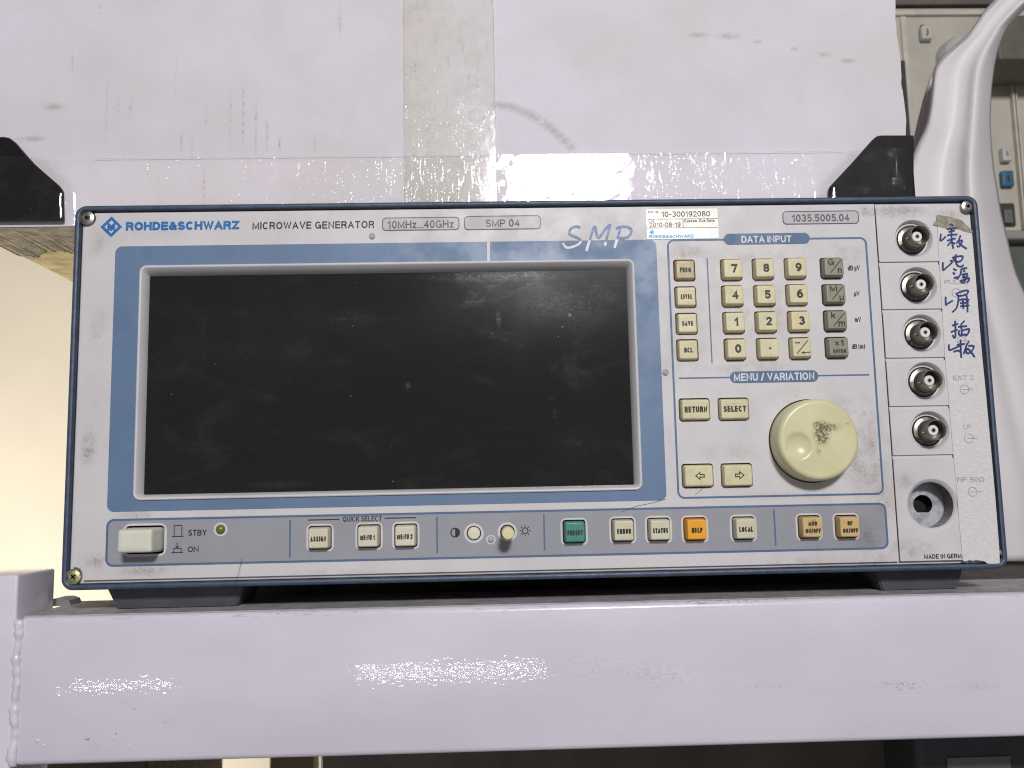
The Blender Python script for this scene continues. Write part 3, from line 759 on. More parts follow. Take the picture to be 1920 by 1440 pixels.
# backing plate with openings for the wells
wells = [circ(xz(*b, YP), .0096 if i < 5 else .0127, 48) for i, b in enumerate(bnc)]
cp_out = [(seam_x + .0003, pz1), (seam_x + .0003, pz0)] + notch(BRs, RN, px1, pz0, -1, 1)[::-1][::1] + notch(TRs, RN, px1, pz1, -1, -1)
cp_out = [(seam_x + .0003, pz1), (seam_x + .0003, pz0)]
nb = notch(BRs, RN, px1, pz0, -1, 1)          # side -> bottom
nt_ = notch(TRs, RN, px1, pz1, -1, -1)        # side -> top
cp_out += nb[::-1] + nt_
bm = sheet(cp_out, wells, YP + .0007, .0046); obj('connector_plate', bm, M_PANEL, gen)
tx1 = xz(1800, 700, YP)[0]
for i, (t, b) in enumerate(zip(tile_y, bnc)):
    c = xz(*b, YP); z1_ = xz(1720, t[0], YP)[1] if i else xz(1720, 389, YP)[1]; z0_ = xz(1720, t[1], YP)[1]
    tr4 = (tx0, z0_, tx1, z1_)
    rw = .0093 if i < 5 else .0122
    bm = sheet(rr(tr4, .0006, .00015, 3), [circ(c, rw, 48)], YP - .0002)
    loft(bm, [L3(rr(tr4, .0006, .00015, 3), YP - .0002), L3(rr(tr4, .0006, 0, 3), YP), L3(rr(tr4, .0006, 0, 3), YP + .0009)])
    if i < 5: lathe(c, [(rw, YP - .0002), (rw - .0004, YP + .0002), (rw - .0013, YP + .0026), (.0040, YP + .0028)], 48, bm=bm)
    else: lathe(c, [(rw, YP - .0002), (rw - .0008, YP + .0003), (rw - .0016, YP + .0012), (rw - .0017, YP + .0014)], 48, bm=bm)
    obj('connector_tile', bm, M_PANEL, gen, True, angle=30)
    if i < 5:
        yw = YP + .0028
        con = obj('connector', lathe(c, [(.0068, yw), (.0068, yw - .0003), (.0063, yw - .0006), (.0049, yw - .0008), (.0049, yw - .0022), (.00475, yw - .0024), (.00475, yw - .0092), (.0046, yw - .0095), (.0044, yw - .0095), (.0043, yw - .0092), (.0043, yw - .0022), (.002, yw - .0022)], 48), M_NICKEL, gen, True)
        obj('washer', lathe(c, [(.0067, yw - .0002), (.0066, yw - .0006), (.0052, yw - .0010), (.0051, yw - .0004)], 48), M_NICKELB, con, True)
        obj('gasket', lathe(c, [(.0073, yw - .00005), (.0072, yw - .0007), (.0067, yw - .0007), (.0066, yw)], 48), M_DARK, con)
        obj('insulator', lathe(c, [(.0024, yw - .0020), (.0024, yw - .0061), (.0022, yw - .0063), (.0009, yw - .0063), (.00085, yw - .005)], 32), M_PTFE, con, True)
        obj('contact_pin', lathe(c, [(.0010, yw - .0050), (.0010, yw - .0065), (.0006, yw - .0065), (.0005, yw - .0035), (.0001, yw - .0035)], 24, False, True), M_GOLD, con, True)
        for sgn in (-1, 1):
            lug = bmesh.new(); tube(lug, [(c[0] + sgn * .0044, yw - .0066, c[1] + sgn * .0010), (c[0] + sgn * .0058, yw - .0066, c[1] + sgn * .0013)], .0009, 12)
            obj('bayonet_lug', lug, M_NICKEL, con, True)
    else:
        obj('socket_wall', lathe(c, [(rw - .0017, YP + .0013), (rw - .0014, YP + .0018), (rw - .0014, YP + .0105)], 48), mat('socket_wall_grey', srgb(104, 98, 91), .6, 0, .08, 200), gen, True)
        fl = YP + .0104; hc = (c[0] + .0004, c[1])
        hole = [p for p in circ(hc, .0046, 40) if p[1] > hc[1] - .0040]
        hole = sorted(hole, key=lambda p: math.atan2(p[1] - hc[1], p[0] - hc[0]) + (2 * math.pi if math.atan2(p[1] - hc[1], p[0] - hc[0]) < -1.57 else 0))
        bm = sheet(circ(c, .0112, 48), [hole], fl, None); facing_o = obj('socket_floor', bm, mat('brushed_aluminium', srgb(206, 206, 212), .42, .8, .03, 120), gen)
        facing(facing_o)
        bm = bmesh.new(); loft(bm, [L3(hole, fl), L3(hole, fl + .006)], False, True); obj('socket_hole', bm, M_DARK, gen)
text('MADE IN GERMANY', 1733, 1824, 1038.4, 1047, M_BLACK, panel, YP - .0003, .19, gap=.12)

# calibration sticker
YT = YP - .0003
M_STICK = mat('sticker_paper', srgb(240, 238, 222), .35, var=.03); M_STICKW = mat('sticker_white', srgb(238, 240, 248), .3, var=.03)
srect = prect(1212, 391.5, 1346.5, 448, YT)
sticker = facing(obj('sticker', sheet(rr(srect, .0008, 0, 4), [], YT, YT + .0002), M_STICK, gen, label='cream and white calibration sticker dated 2010'))
sr2 = prect(1213.2, 428, 1346, 447.5, YT); facing(obj('sticker_band', sheet(rr(sr2, .0006, 0, 3), [], YT - .00005), M_STICKW, sticker))
YL = YT - .0001
text('Ref No.', 1215.5, 1236, 394.6, 400, M_BLACK, sticker, YL, .14, 'lettering', .12); text('10-300192080', 1240.5, 1331.3, 396, 406.2, M_BLACK, sticker, YL, .14)
text('Cal.', 1216, 1227.5, 411.5, 417, M_BLACK, sticker, YL, .15); text('2010-08-19', 1217.8, 1276, 417, 425.8, M_BLACK, sticker, YL, .14)
text('Custom. Due Date', 1283, 1340, 410.8, 416.4, M_BLACK, sticker, YL, .18, 'lettering', .14)
text('ROHDE&SCHWARZ', 1217, 1300.7, 440.3, 446, M_CYAN, sticker, YL, .24, 'lettering', .08); diamond(1222.5, 435.3, 5.2, M_CYAN, YL, sticker)
bm = bmesh.new()
for a, b in (((1213, 411), (1346, 409.6)), ((1213.4, 427.6), (1346, 426.4)), ((1280.5, 410.5), (1281, 427))): ribbon(bm, [xz(*a, YL), xz(*b, YL)], .0002, YL)
facing(obj('ruled_line', bm, M_GREYPR, sticker))

# masking tape with handwriting
M_TAPE = bpy.data.materials.new('masking_tape_paper'); M_TAPE.use_nodes = True; n = NT(M_TAPE); tc = n.n('ShaderNodeTexCoord').outputs['Object']
cr = n.noise(n.scaled(tc, (420, 1, 2600)), 1, 4, .65); v = n.noise(tc, 220, 4)
n.l(n.mix(n.map(cr, .35, .7), srgb(202, 198, 196), srgb(219, 216, 216)), n.b.inputs['Base Color']); n.b.inputs['Roughness'].default_value = .6
n.l(n.bump(n.math('ADD', cr, n.math('MULTIPLY', v, .4)), .5, .00012), n.b.inputs['Normal'])
YM = YP - .00055
left = [(1757.5, 412), (1760, 470), (1764, 534), (1768, 602), (1772, 670), (1780, 760), (1787, 845), (1794.4, 922), (1799, 985), (1804.5, 1040), (1806, 1052)]
right = [(1875, 1062), (1873.6, 1028), (1866, 930), (1858, 840), (1849, 742), (1841.7, 668), (1833.5, 570), (1828, 500), (1822.5, 436)]
bot = [(1812, 1052.5), (1818, 1050), (1824, 1051.5), (1830, 1050.2), (1838, 1051), (1846, 1052.5), (1851, 1056.2), (1857, 1058), (1864, 1061.6)]
outl = [xz(a, b, YM) for a, b in left + bot + right] + [xz(1800, 420, YM)]
mt = facing(obj('masking_tape', sheet(outl, [], YM, YM + .0003), M_TAPE, gen, label='strip of pale masking tape with blue handwriting'))
M_TAPED = mat('soiled_tape', srgb(152, 144, 126), .6, var=.18, vscale=500, bump=.4, bscale=1500)
dp = [(1757.2, 403), (1780, 405.6), (1802.5, 412.6), (1813, 423), (1824, 432.8), (1823, 437), (1810, 434.5), (1795, 428.8), (1784, 431), (1774, 428.6), (1762, 425), (1750, 421.2), (1752, 416.5), (1756, 413)]
facing(obj('tape_end', sheet([xz(a, b, YM - .0002) for a, b in dp], [], YM - .0002, YM), M_TAPED, mt, label='soiled brownish torn end of the tape'))
M_INK = mat('ballpoint_blue', srgb(30, 56, 122), .45, var=.25, vscale=900)
YH = YM - .00035
hA = [[(388, 300), (430, 294), (452, 326)], [(345, 380), (435, 366), (530, 358)], [(372, 428), (440, 412), (486, 404)], [(350, 490), (430, 476), (530, 474)], [(425, 370), (425, 460), (432, 600), (460, 728)],
      [(345, 586), (430, 560), (500, 545)], [(425, 592), (392, 632), (355, 674)], [(440, 618), (490, 642)], [(586, 488), (562, 560), (512, 636)], [(530, 604), (612, 580), (598, 640), (560, 690), (520, 678)], [(556, 620), (620, 680), (702, 732)],
      [(236, 465), (224, 576), (256, 572), (320, 510)],
      [(440, 890), (520, 872), (622, 866), (612, 930), (560, 962), (500, 958), (456, 900)], [(502, 832), (504, 960), (540, 1040), (618, 1046), (638, 1016)], [(270, 975), (274, 1110), (334, 1068), (442, 968), (400, 942)],
      [(455, 1090), (515, 1120)], [(450, 1150), (486, 1196)], [(465, 1262), (530, 1240), (524, 1284)], [(600, 1092), (706, 1076)], [(602, 1092), (590, 1180), (536, 1270)], [(640, 1110), (662, 1150)],
      [(610, 1200), (702, 1180), (692, 1240), (612, 1240)], [(580, 1312), (640, 1290), (732, 1258), (732, 1310), (700, 1332)], [(652, 1200), (662, 1330), (592, 1330)]]
hB = [[(385, 192), (480, 142), (582, 130), (575, 182), (500, 214), (430, 220), (396, 196)], [(430, 212), (420, 330), (390, 430), (322, 496)], [(442, 292), (500, 276), (610, 290)], [(560, 202), (574, 300), (580, 496)], [(455, 344), (600, 330)], [(455, 396), (610, 380)], [(498, 280), (510, 440)],
      [(210, 235), (214, 366), (246, 350), (330, 300)], [(370, 640), (376, 900), (348, 920), (328, 880)], [(320, 720), (420, 690)], [(300, 832), (410, 790)], [(526, 640), (470, 702)], [(420, 742), (570, 730)], [(470, 702), (482, 880), (432, 862), (440, 800)],
      [(500, 802), (602, 780), (590, 850), (546, 900)], [(480, 880), (560, 870)], [(264, 1040), (270, 1130), (330, 1116), (410, 1080), (460, 1050)], [(460, 958), (466, 1180), (476, 1266)], [(400, 1046), (530, 1030)], [(345, 1166), (410, 1142), (472, 1170)],
      [(602, 988), (560, 1060), (514, 1202)], [(590, 1062), (682, 1070), (652, 1150), (592, 1190), (554, 1168), (572, 1110), (622, 1150), (702, 1256)]]
strokes(hA, 3.1, M_INK, mt, YH, 'handwriting', (1740, 390), 9.6); strokes(hB, 3.1, M_INK, mt, YH, 'handwriting', (1750, 530), 9.0)
M_GHOST = mat('show_through_print', srgb(166, 164, 168), .6, var=.12, vscale=900)
for s, a, b, t_, bt in (('PULSE', 1771, 1815, 524.5, 532.5), ('EXT 2', 1787.5, 1825.5, 703.8, 712.4), ('LF', 1807, 1821, 796, 804.5), ('RF 50Ω', 1794.5, 1846, 894.5, 904)):
    text(s, a, b, t_, bt, M_GHOST, mt, YM - .00012, .14)
for px_, py_ in ((1793, 549), (1803, 639), (1808.3, 730), (1816.7, 822), (1823.6, 922)):
    c = xz(px_, py_, YM); bm = bmesh.new(); ribbon(bm, circ(c, .0021, 24), .0003, YM - .00012, True); ribbon(bm, [(c[0] - .001, c[1]), (c[0] + .0042, c[1])], .0003, YM - .00013)
    facing(obj('pictogram', bm, M_GHOST, mt))

# feet under the cabinet
def foot(x0, x1, b0, b1):
    bm = bmesh.new(); ya, yb = .012, .046
    t = [(x0, ya, .0006), (x1, ya, .0006), (x1, yb, .0006), (x0, yb, .0006)]; q = [(b0, ya + .0012, DECK), (b1, ya + .0012, DECK), (b1, yb - .002, DECK), (b0, yb - .002, DECK)]
    loft(bm, [t, q], True, True); bmesh.ops.bevel(bm, geom=bm.edges[:], offset=.0007, segments=2, affect='EDGES')
    return obj('foot', bm, M_INSTR_FOOT, gen, True)
foot(-.2009, -.137, -.1957, -.141); foot(.158, .2012, .162, .1979)
for x_ in (-.18, .18): obj('foot', boxm(x_ - .02, x_ + .02, .28, .31, DECK - .018, .001, bev=.001), M_INSTR_FOOT, gen)

# ================================================================== SHELF
M_BEAM = bpy.data.materials.new('beam_paint'); M_BEAM.use_nodes = True; n = NT(M_BEAM); tc = n.n('ShaderNodeTexCoord').outputs['Object']
SB = Vector((0, .02, -.0730)); BZ1_ = DECK
def sl(px, py, Y=-.005):
    p = at(px, py, Y) - SB; return p.x, p.z
tot = None
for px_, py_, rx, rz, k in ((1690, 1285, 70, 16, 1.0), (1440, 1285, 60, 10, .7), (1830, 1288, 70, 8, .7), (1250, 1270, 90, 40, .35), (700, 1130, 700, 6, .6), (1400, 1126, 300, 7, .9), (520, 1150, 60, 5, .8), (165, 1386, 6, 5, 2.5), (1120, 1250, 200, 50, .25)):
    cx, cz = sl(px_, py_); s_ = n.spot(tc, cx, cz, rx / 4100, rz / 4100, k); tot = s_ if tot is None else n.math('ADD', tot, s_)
gr = n.math('MULTIPLY', tot, n.map(n.noise(n.scaled(tc, (1, 1, 2)), 650, 4, .75), .5, .66))
specks = n.math('MULTIPLY', n.map(n.noise(tc, 330, 1, .4), .765, .785), n.map(n.spot(tc, *sl(190, 1370), .05, .018, 1), 0, .5))
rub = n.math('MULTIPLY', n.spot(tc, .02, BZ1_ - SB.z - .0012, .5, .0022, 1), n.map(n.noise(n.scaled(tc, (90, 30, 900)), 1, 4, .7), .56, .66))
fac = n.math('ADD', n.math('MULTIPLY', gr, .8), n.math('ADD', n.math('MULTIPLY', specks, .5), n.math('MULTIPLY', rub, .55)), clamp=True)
base = n.mix(n.map(n.noise(n.scaled(tc, (14, 14, 30)), 1, 4), .3, .7), srgb(209, 203, 216), srgb(217, 212, 223))
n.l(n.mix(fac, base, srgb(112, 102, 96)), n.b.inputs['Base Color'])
n.b.inputs['Roughness'].default_value = .30
n.b.inputs['Coat Weight'].default_value = 1.0; n.b.inputs['Coat Roughness'].default_value = .03
peel = n.math('ADD', n.noise(n.scaled(tc, (.5, 1, 1.1)), 620, 1.5, .5), n.math('MULTIPLY', n.noise(tc, 60, 1), 2.0))
bn = n.bump(peel, 1.0, .00005); n.l(bn, n.b.inputs['Normal']); n.l(bn, n.b.inputs['Coat Normal'])
M_BEAMT = mat('beam_top_dust', srgb(172, 166, 168), .6, var=.12, vscale=120)
shelf = thing('storage_shelf', 'glossy white painted steel shelf frame with welded post, under the generator', 'shelf', SB)
BY0, BY1, BZ0, BZ1 = -.0055, .055, -.0735, DECK
xl = xz(20, 1300, BY0)[0]
obj('beam', boxm(xl + .002, .42, BY0, BY1, BZ0, BZ1, bev=.0026), M_BEAM, shelf, True, angle=60)
obj('beam_top_skin', boxm(xl + .003, .4195, BY0 + .0030, BY1 - .003, BZ1 - .0006, BZ1 + .00025), M_BEAMT, shelf, label='dusty grey top face of the beam')
# welded upright at the left
obj('upright_post', boxm(xl - .06, xl + .0012, BY0 - .0006, BY0 + .034, -.6, xz(10, 1078, BY0)[1], bev=.0012), M_BEAM, shelf, True, angle=60)
bm = bmesh.new(); pts = []
for i in range(60):
    z = BZ1 - .001 - (BZ1 - BZ0 - .001) * i / 59; pts.append((xl + .0019 + .0005 * math.sin(i * .31), BY0 + .0006 - .0003 * math.sin(i * .5), z))
loops = []
for i, p in enumerate(pts):
    r = .0021 + .0002 * math.sin(i * 1.25) + .00025 * math.sin(i * .37) + random.uniform(-.00022, .00022)
    loops.append([(p[0] + r * math.cos(a * math.pi / 5), p[1] + r * .75 * math.sin(a * math.pi / 5), p[2]) for a in range(10)])
loft(bm, loops, True, True); obj('weld_bead', bm, M_BEAM, shelf, True, angle=80)
# small raised drips in the paint
for px_, py_, r in ((70, 1389, .0009), (81, 1398, .0006), (147, 1344, .0005), (240, 1372, .0005), (212, 1384, .0005), (93, 1334, .0004), (115, 1336, .0004), (241, 1398, .0005)):
    c = xz(px_, py_, BY0); obj('paint_drip', lathe(c, [(r, BY0 + .0002), (r * .9, BY0 - r * .3), (r * .5, BY0 - r * .6), (r * .1, BY0 - r * .7)], 12, False, True), M_BEAM, shelf, True)
c = xz(166, 1387, BY0)
obj('gap_shade_sheet', boxm(-.188, .42, .0562, .42, -.030, -.0128), mat('gap_shade_dark', srgb(52, 44, 38), .7, var=.25, vscale=40), shelf)  # added dark sheet, hides the wall and stands in for shade under the generator
bm = bmesh.new(); a = at(30, 1148, .034); b = at(132, 1148, .034); 
loft(bm, [[(a.x, y, DECK), (a.x + .012, y, DECK + .0022), (a.x + .018, y, DECK + .0036), (b.x - .004, y, DECK + .0036), (b.x - .001, y, DECK + .0026), (b.x, y, DECK)] for y in (.034, .046)], True, True)
obj('shelf_clip', bm, mat('clip_grey', srgb(128, 124, 128), .5), shelf)

# ================================================================== WHITE CARTON
BXY = .034; BXL = -.2872; BXR0 = xz(1697.5, 250, BXY)[0]; BXZ = H + .0004; BXT = .46; BXD = .38
XB = Vector(((BXL + BXR0) / 2, BXY + BXD / 2, BXZ))
M_CARTON = bpy.data.materials.new('white_board'); M_CARTON.use_nodes = True; n = NT(M_CARTON); tc = n.n('ShaderNodeTexCoord').outputs['Object']
def bl(px, py): p = at(px, py, BXY) - XB; return p.x, p.z
tot = None
arc_ = [*[(935 + 135 * t, 197 + 12 * t + 66 * t * t, 24 - 8 * t, 12 + 8 * t * (1 - t)) for t in [i / 13 for i in range(14)]], (1310, 66, 32, 9), (1365, 68, 36, 11), (1420, 78, 14, 7), (1490, 92, 12, 6), (1545, 102, 22, 9), (1590, 114, 24, 8), (100, 200, 34, 12), (60, 260, 40, 9)]
for px_, py_, rx, rz in arc_:
    cx, cz = bl(px_, py_); s_ = n.spot(tc, cx, cz, rx / 3730, rz / 3730, 1); tot = s_ if tot is None else n.math('MAXIMUM', tot, s_)
smud = n.math('MULTIPLY', tot, n.map(n.noise(tc, 260, 4, .65), .18, .58))
drip = None
for px_, y0_, y1_, k in ((432, 150, 295, .5), (456, 150, 290, .9), (480, 180, 292, .9), (501, 210, 295, .9), (524, 255, 292, .9), (386, 190, 240, .6), (340, 240, 290, .6), (637, 0, 80, .6), (245, 170, 230, .6), (222, 170, 225, .5), (200, 120, 290, .4), (135, 90, 150, .5), (382, 300, 390, .7), (186, 0, 40, .5), (360, 250, 300, .5), (590, 250, 290, .4), (330, 60, 200, .25)):
    cx, cz = bl(px_, (y0_ + y1_) / 2); s_ = n.spot(tc, cx, cz, 4.2 / 3730, (y1_ - y0_) / 2 / 3730 * 1.3, k); drip = s_ if drip is None else n.math('MAXIMUM', drip, s_)
drip = n.math('MULTIPLY', drip, n.map(n.noise(n.scaled(tc, (900, 1, 500)), 1, 3, .6), .38, .7))
fib = n.map(n.noise(n.scaled(tc, (1, 1, .8)), 900, 4, .7), .35, .72); cloud = n.noise(tc, 13, 4, .6); flut = n.noise(n.scaled(tc, (160, 1, 3)), 1, 2)
base = n.mix(n.map(cloud, .3, .7), srgb(206, 201, 204), srgb(216, 212, 221))
base = n.mix(n.math('MULTIPLY', fib, .16), base, srgb(178, 172, 168))
fac = n.math('ADD', n.math('MULTIPLY', smud, .46), n.math('MULTIPLY', drip, .85), clamp=True)
n.l(n.mix(fac, base, srgb(138, 126, 112)), n.b.inputs['Base Color']); n.b.inputs['Roughness'].default_value = .62; n.b.inputs['Specular IOR Level'].default_value = .3
n.l(n.bump(n.math('ADD', n.noise(tc, 1200, 3), n.math('MULTIPLY', flut, 1.2)), .16, .0003), n.b.inputs['Normal'])
M_KRAFT = mat('kraft_board', srgb(226, 204, 146), .75, var=.18, vscale=90, bump=.5, bscale=700)
carton = thing('carton', 'large dirty white cardboard box with clear tape, resting on top of the generator', 'box', XB)
# front wall with a worn right edge
zs = [BXZ + (BXT - BXZ) * i / 70 for i in range(71)]
redge = []
for z in zs:
    t = (z - BXZ); redge.append((BXR0 + .0005 * math.sin(z * 61) + .0003 * math.sin(z * 190 + 1) + random.uniform(-.0003, .0003) + .004 * (z - .22) + .0000, z))
outl = [(BXL, BXZ)] + redge + [(BXL, BXT)]
obj('front_wall', sheet(outl, [], BXY, BXY + .0035), M_CARTON, carton)
obj('side_wall', boxm(BXL + .0005, BXL + .004, BXY + .0036, BXY + BXD, BXZ + .001, BXT), M_CARTON, carton)
obj('side_wall', boxm(BXR0 - .0065, BXR0 - .003, BXY + .0036, BXY + BXD, BXZ + .001, BXT), M_CARTON, carton)
obj('back_wall', boxm(BXL + .0045, BXR0 - .007, BXY + BXD - .004, BXY + BXD, BXZ + .001, BXT), M_CARTON, carton)
obj('bottom_flap', boxm(BXL + .0006, BXR0 - .0031, BXY + .0037, BXY + BXD - .0045, BXZ + .0003, BXZ + .0038), M_KRAFT, carton, label='bare brown underside of the box')
obj('lid', boxm(BXL, BXR0 - .002, BXY, BXY + BXD, BXT + .0005, BXT + .004), M_CARTON, carton)
# tape turned under the bottom edge, dirty and torn
M_TAPEU = mat('dusty_tape', srgb(146, 134, 112), .5, var=.3, vscale=130, bump=.6, bscale=500)
bm = bmesh.new(); n_ = 90
top = []; bot_ = []
for i in range(n_ + 1):
    x = BXL + .001 + (.0720) * i / n_
    d = .052 - .012 * (i / n_) + .005 * math.sin(i * .17) + .002 * math.sin(i * .7) + random.uniform(-.0016, .0016)
    top.append(bm.verts.new((x, BXY - .0002, BXZ - .0004))); bot_.append(bm.verts.new((x, BXY + d, BXZ - .0004 + random.uniform(-.0006, 0))))
for i in range(n_): bm.faces.new((top[i], top[i + 1], bot_[i + 1], bot_[i]))
obj('tape_under', bm, M_TAPEU, carton)

# clear tapes
def tape_mat(name, tint, bscale, bstr, rough, scratch=0.0, haze=.0, hcol=srgb(210, 206, 200)):
    m = bpy.data.materials.new(name); m.use_nodes = True; n = NT(m); tc = n.n('ShaderNodeTexCoord').outputs['Object']
    n.N.remove(n.b)
    tr = n.n('ShaderNodeBsdfTransparent'); tr.inputs[0].default_value = tint
    gl = n.n('ShaderNodeBsdfGlossy'); gl.inputs['Roughness'].default_value = rough
    df = n.n('ShaderNodeBsdfDiffuse'); df.inputs[0].default_value = hcol
    h = n.math('ADD', n.noise(n.scaled(tc, (1, 1, 1.4)), bscale, 2, .4, .6), n.math('MULTIPLY', n.noise(tc, bscale * .3, 2), 2.0))
    sc = n.map(n.noise(n.scaled(tc, (500, 1, 60)), 1, 3, .6, 2.5), .6, .75)
    h2 = n.math('ADD', h, n.math('MULTIPLY', sc, scratch))
    b = n.bump(h2, 1.0, bstr); n.l(b, gl.inputs['Normal'])
    fr_ = n.n('ShaderNodeFresnel'); fr_.inputs[0].default_value = 1.5; n.l(b, fr_.inputs['Normal'])
    m1 = n.n('ShaderNodeMixShader'); m1.inputs[0].default_value = haze; n.l(tr.outputs[0], m1.inputs[1]); n.l(df.outputs[0], m1.inputs[2])
    hz = n.math('MULTIPLY', n.map(n.noise(tc, 90, 5, .7), .4, .75), haze * 2.0, clamp=True); n.l(hz, m1.inputs[0])
    m2 = n.n('ShaderNodeMixShader'); n.l(n.math('MULTIPLY', fr_.outputs[0], 1.1), m2.inputs[0]); n.l(m1.outputs[0], m2.inputs[1]); n.l(gl.outputs[0], m2.inputs[2])
    n.l(m2.outputs[0], n.out.inputs[0]); return m
M_CLEAR = tape_mat('clear_tape', (.985, .983, .975, 1), 80, .00012, .03, .2, .008, srgb(212, 210, 212))
M_YELL = tape_mat('aged_clear_tape', (.93, .93, .885, 1), 90, .00009, .10, 1.2, .05, srgb(196, 192, 178))
vx0 = xz(757, 200, BXY)[0]; vx1 = xz(928.5, 200, BXY)[0]
def gridsheet(x0, x1, z0, z1, nx, nz, fy):
    bm = bmesh.new(); vs = [[None] * (nz + 1) for _ in range(nx + 1)]
    for i in range(nx + 1):
        for j in range(nz + 1):
            x = x0 + (x1 - x0) * i / nx; z = z0 + (z1 - z0) * j / nz; vs[i][j] = bm.verts.new((x, fy(x, z), z))
    for i in range(nx):
        for j in range(nz): bm.faces.new((vs[i][j], vs[i + 1][j], vs[i + 1][j + 1], vs[i][j + 1]))
    return bm
facing(obj('tape_strip', gridsheet(vx0, vx1, BXZ + .001, BXT, 10, 60, lambda x, z: BXY - .0005 - .0001 * math.sin(z * 90 + x * 50)), M_YELL, carton, True, label='yellowed vertical strip of clear tape'))
# corner protectors (built below) push the horizontal tape outwards
PT = .0042                                        # how far the plastic stands off the box
YPR = BXY - PT
pr_r = [xz(a, b, YPR) for a, b in ((1714, 253), (1653, 253), (1645, 254.5), (1638, 260), (1600, 303), (1560, 346), (1557, 352), (1557, 420), (1716, 420))]
pr_l = [xz(a, b, YPR) for a, b in ((-48, 256), (8, 256), (17, 258), (25, 264), (60, 304), (108, 346), (114.5, 356), (115.5, 412), (-46, 413))]
def inside_d(x, z):
    """signed closeness to the protectors: 1 on them, falling to 0 over a few mm"""
    best = 0
    for poly, sg in ((pr_r, 1), (pr_l, -1)):
        # distance in x from the sloping inner edge
        e = [(p[0], p[1]) for p in poly[3:8]]
        e = sorted(e, key=lambda q: q[1])
        xe = e[0][0]
        for (xa, za), (xb, zb) in zip(e[:-1], e[1:]):
            if za <= z <= zb and zb > za: xe = xa + (xb - xa) * (z - za) / (zb - za)
        if z > e[-1][1]: continue
        d = (xe - x) * sg
        best = max(best, 1 if d <= 0 else max(0, 1 - d / .0065))
    return best
hz1 = (xz(400, 295.5, BXY)[1] + xz(1300, 289, BXY)[1]) / 2
def hy(x, z):
    t = inside_d(x, z); wr = .00022 * math.sin(x * 700 + z * 300) * math.sin(z * 900 + x * 140) * (1 if 0 < t < 1 else .25)
    return BXY - .0009 - (PT) * t ** 1.4 + wr
facing(obj('tape_strip', gridsheet(BXL + .001, BXR0 - .001, BXZ + .0005, hz1, 220, 14, hy), M_CLEAR, carton, True, label='clear tape along the bottom edge of the box'))

M_EDGE = mat('tape_edge_dust', srgb(188, 182, 176), .5, var=.2, vscale=400)
def edge_line(pts, y, wd=.00016):
    bm = bmesh.new(); ribbon(bm, pts, wd, y); facing(obj('tape_edge', bm, M_EDGE, carton))
for xx in (vx0, vx1): edge_line([(xx, BXZ + .001), (xx, BXT)], BXY - .0007)
edge_line([(-.222, hz1), (.166, hz1)], BXY - .0012)
M_PROT = mat('black_plastic', srgb(19, 19, 20), .5, var=.1, vscale=60, bump=.1, bscale=300, spec=.2)
def protector(poly, label, side):
    p = thing('corner_protector', label, 'protector', (sum(a[0] for a in poly) / len(poly), BXY - .002, BXZ), 'plastic corner protectors')
    bm = bmesh.new(); cx = sum(a[0] for a in poly) / len(poly); cz = sum(a[1] for a in poly) / len(poly)
    ins = [(x + (cx - x) * .03, z + (cz - z) * .03) for x, z in poly]
    loft(bm, [L3(poly, BXY - .0012), L3(poly, YPR + .0006), L3(ins, YPR)], True, True)
    obj('face_plate', bm, M_PROT, p, True)
    xs = max(q[0] for q in poly) if side > 0 else min(q[0] for q in poly)
    z0_, z1_ = min(q[1] for q in poly), max(q[1] for q in poly)
    obj('side_flange', boxm(*(sorted((xs, xs - side * .0022))), BXY - .0011, BXY + .036, z0_, z1_ - .001, bev=.0005), M_PROT, p)
    return p
protector(pr_l, 'black plastic corner protector taped to the lower left corner of the white carton', -1)
zmin = BXZ + .0005
pr_r2 = [(x, max(z, zmin)) for x, z in pr_r]
protector(pr_r2, 'black plastic corner protector at the lower right corner of the white carton', 1)

# ================================================================== WHITE PLASTIC CHAIR
M_CHAIR = mat('white_plastic', srgb(224, 219, 221), .5, var=.02, vscale=12, spec=.35)
rows = [(-60, 1912, 2010), (-25, 1886, 1972), (0, 1864, 1942), (17, 1848, 1922), (46, 1828, 1893), (64, 1814, 1882), (92, 1781, 1872), (112, 1762, 1867.5), (133, 1750.5, 1864), (167, 1746, 1860), (203, 1742, 1858), (239, 1734, 1857.5),
        (275, 1717, 1860), (320, 1700, 1864.5), (361, 1690, 1871.5), (400, 1684, 1878), (440, 1680, 1887.7), (503, 1676, 1903), (545, 1675, 1920), (600, 1675, 1945), (680, 1676, 1975), (780, 1680, 2010), (880, 1690, 2040), (980, 1700, 2060), (1052, 1710, 2070)]
RW = catmull([Vector(r) for r in rows], 4)
NU = 44
def chair_y(u, v, wd):
    k = min(1, wd / 150) ** 1.5; f = .150
    env = math.sin(math.pi * min(1, max(0, (u - .04) / .62))) if .04 < u < .66 else 0
    f += k * (.0015 * env * math.cos(u * 2 * math.pi * 2.2 + .8) + .006 * env)
    f -= .010 * k * math.exp(-((u - .74) / .12) ** 2)
    if u > .80: f += .026 * k * ((u - .80) / .20) ** 2
    if u < .05: f += .004 * (1 - u / .05) - .003
    f += .022 * max(0, (v - .45)) * math.sin(u * 5.0 + v * 4) * .6
    return f
bm = bmesh.new(); G = []
for i, r in enumerate(RW):
    v = i / (len(RW) - 1); row = []
    for j in range(NU + 1):
        u = j / NU; p = at(r.y + (r.z - r.y) * u, r.x, chair_y(u, v, r.z - r.y)); row.append(bm.verts.new(p))
    G.append(row)
for i in range(len(G) - 1):
    for j in range(NU): bm.faces.new((G[i][j], G[i][j + 1], G[i + 1][j + 1], G[i + 1][j]))
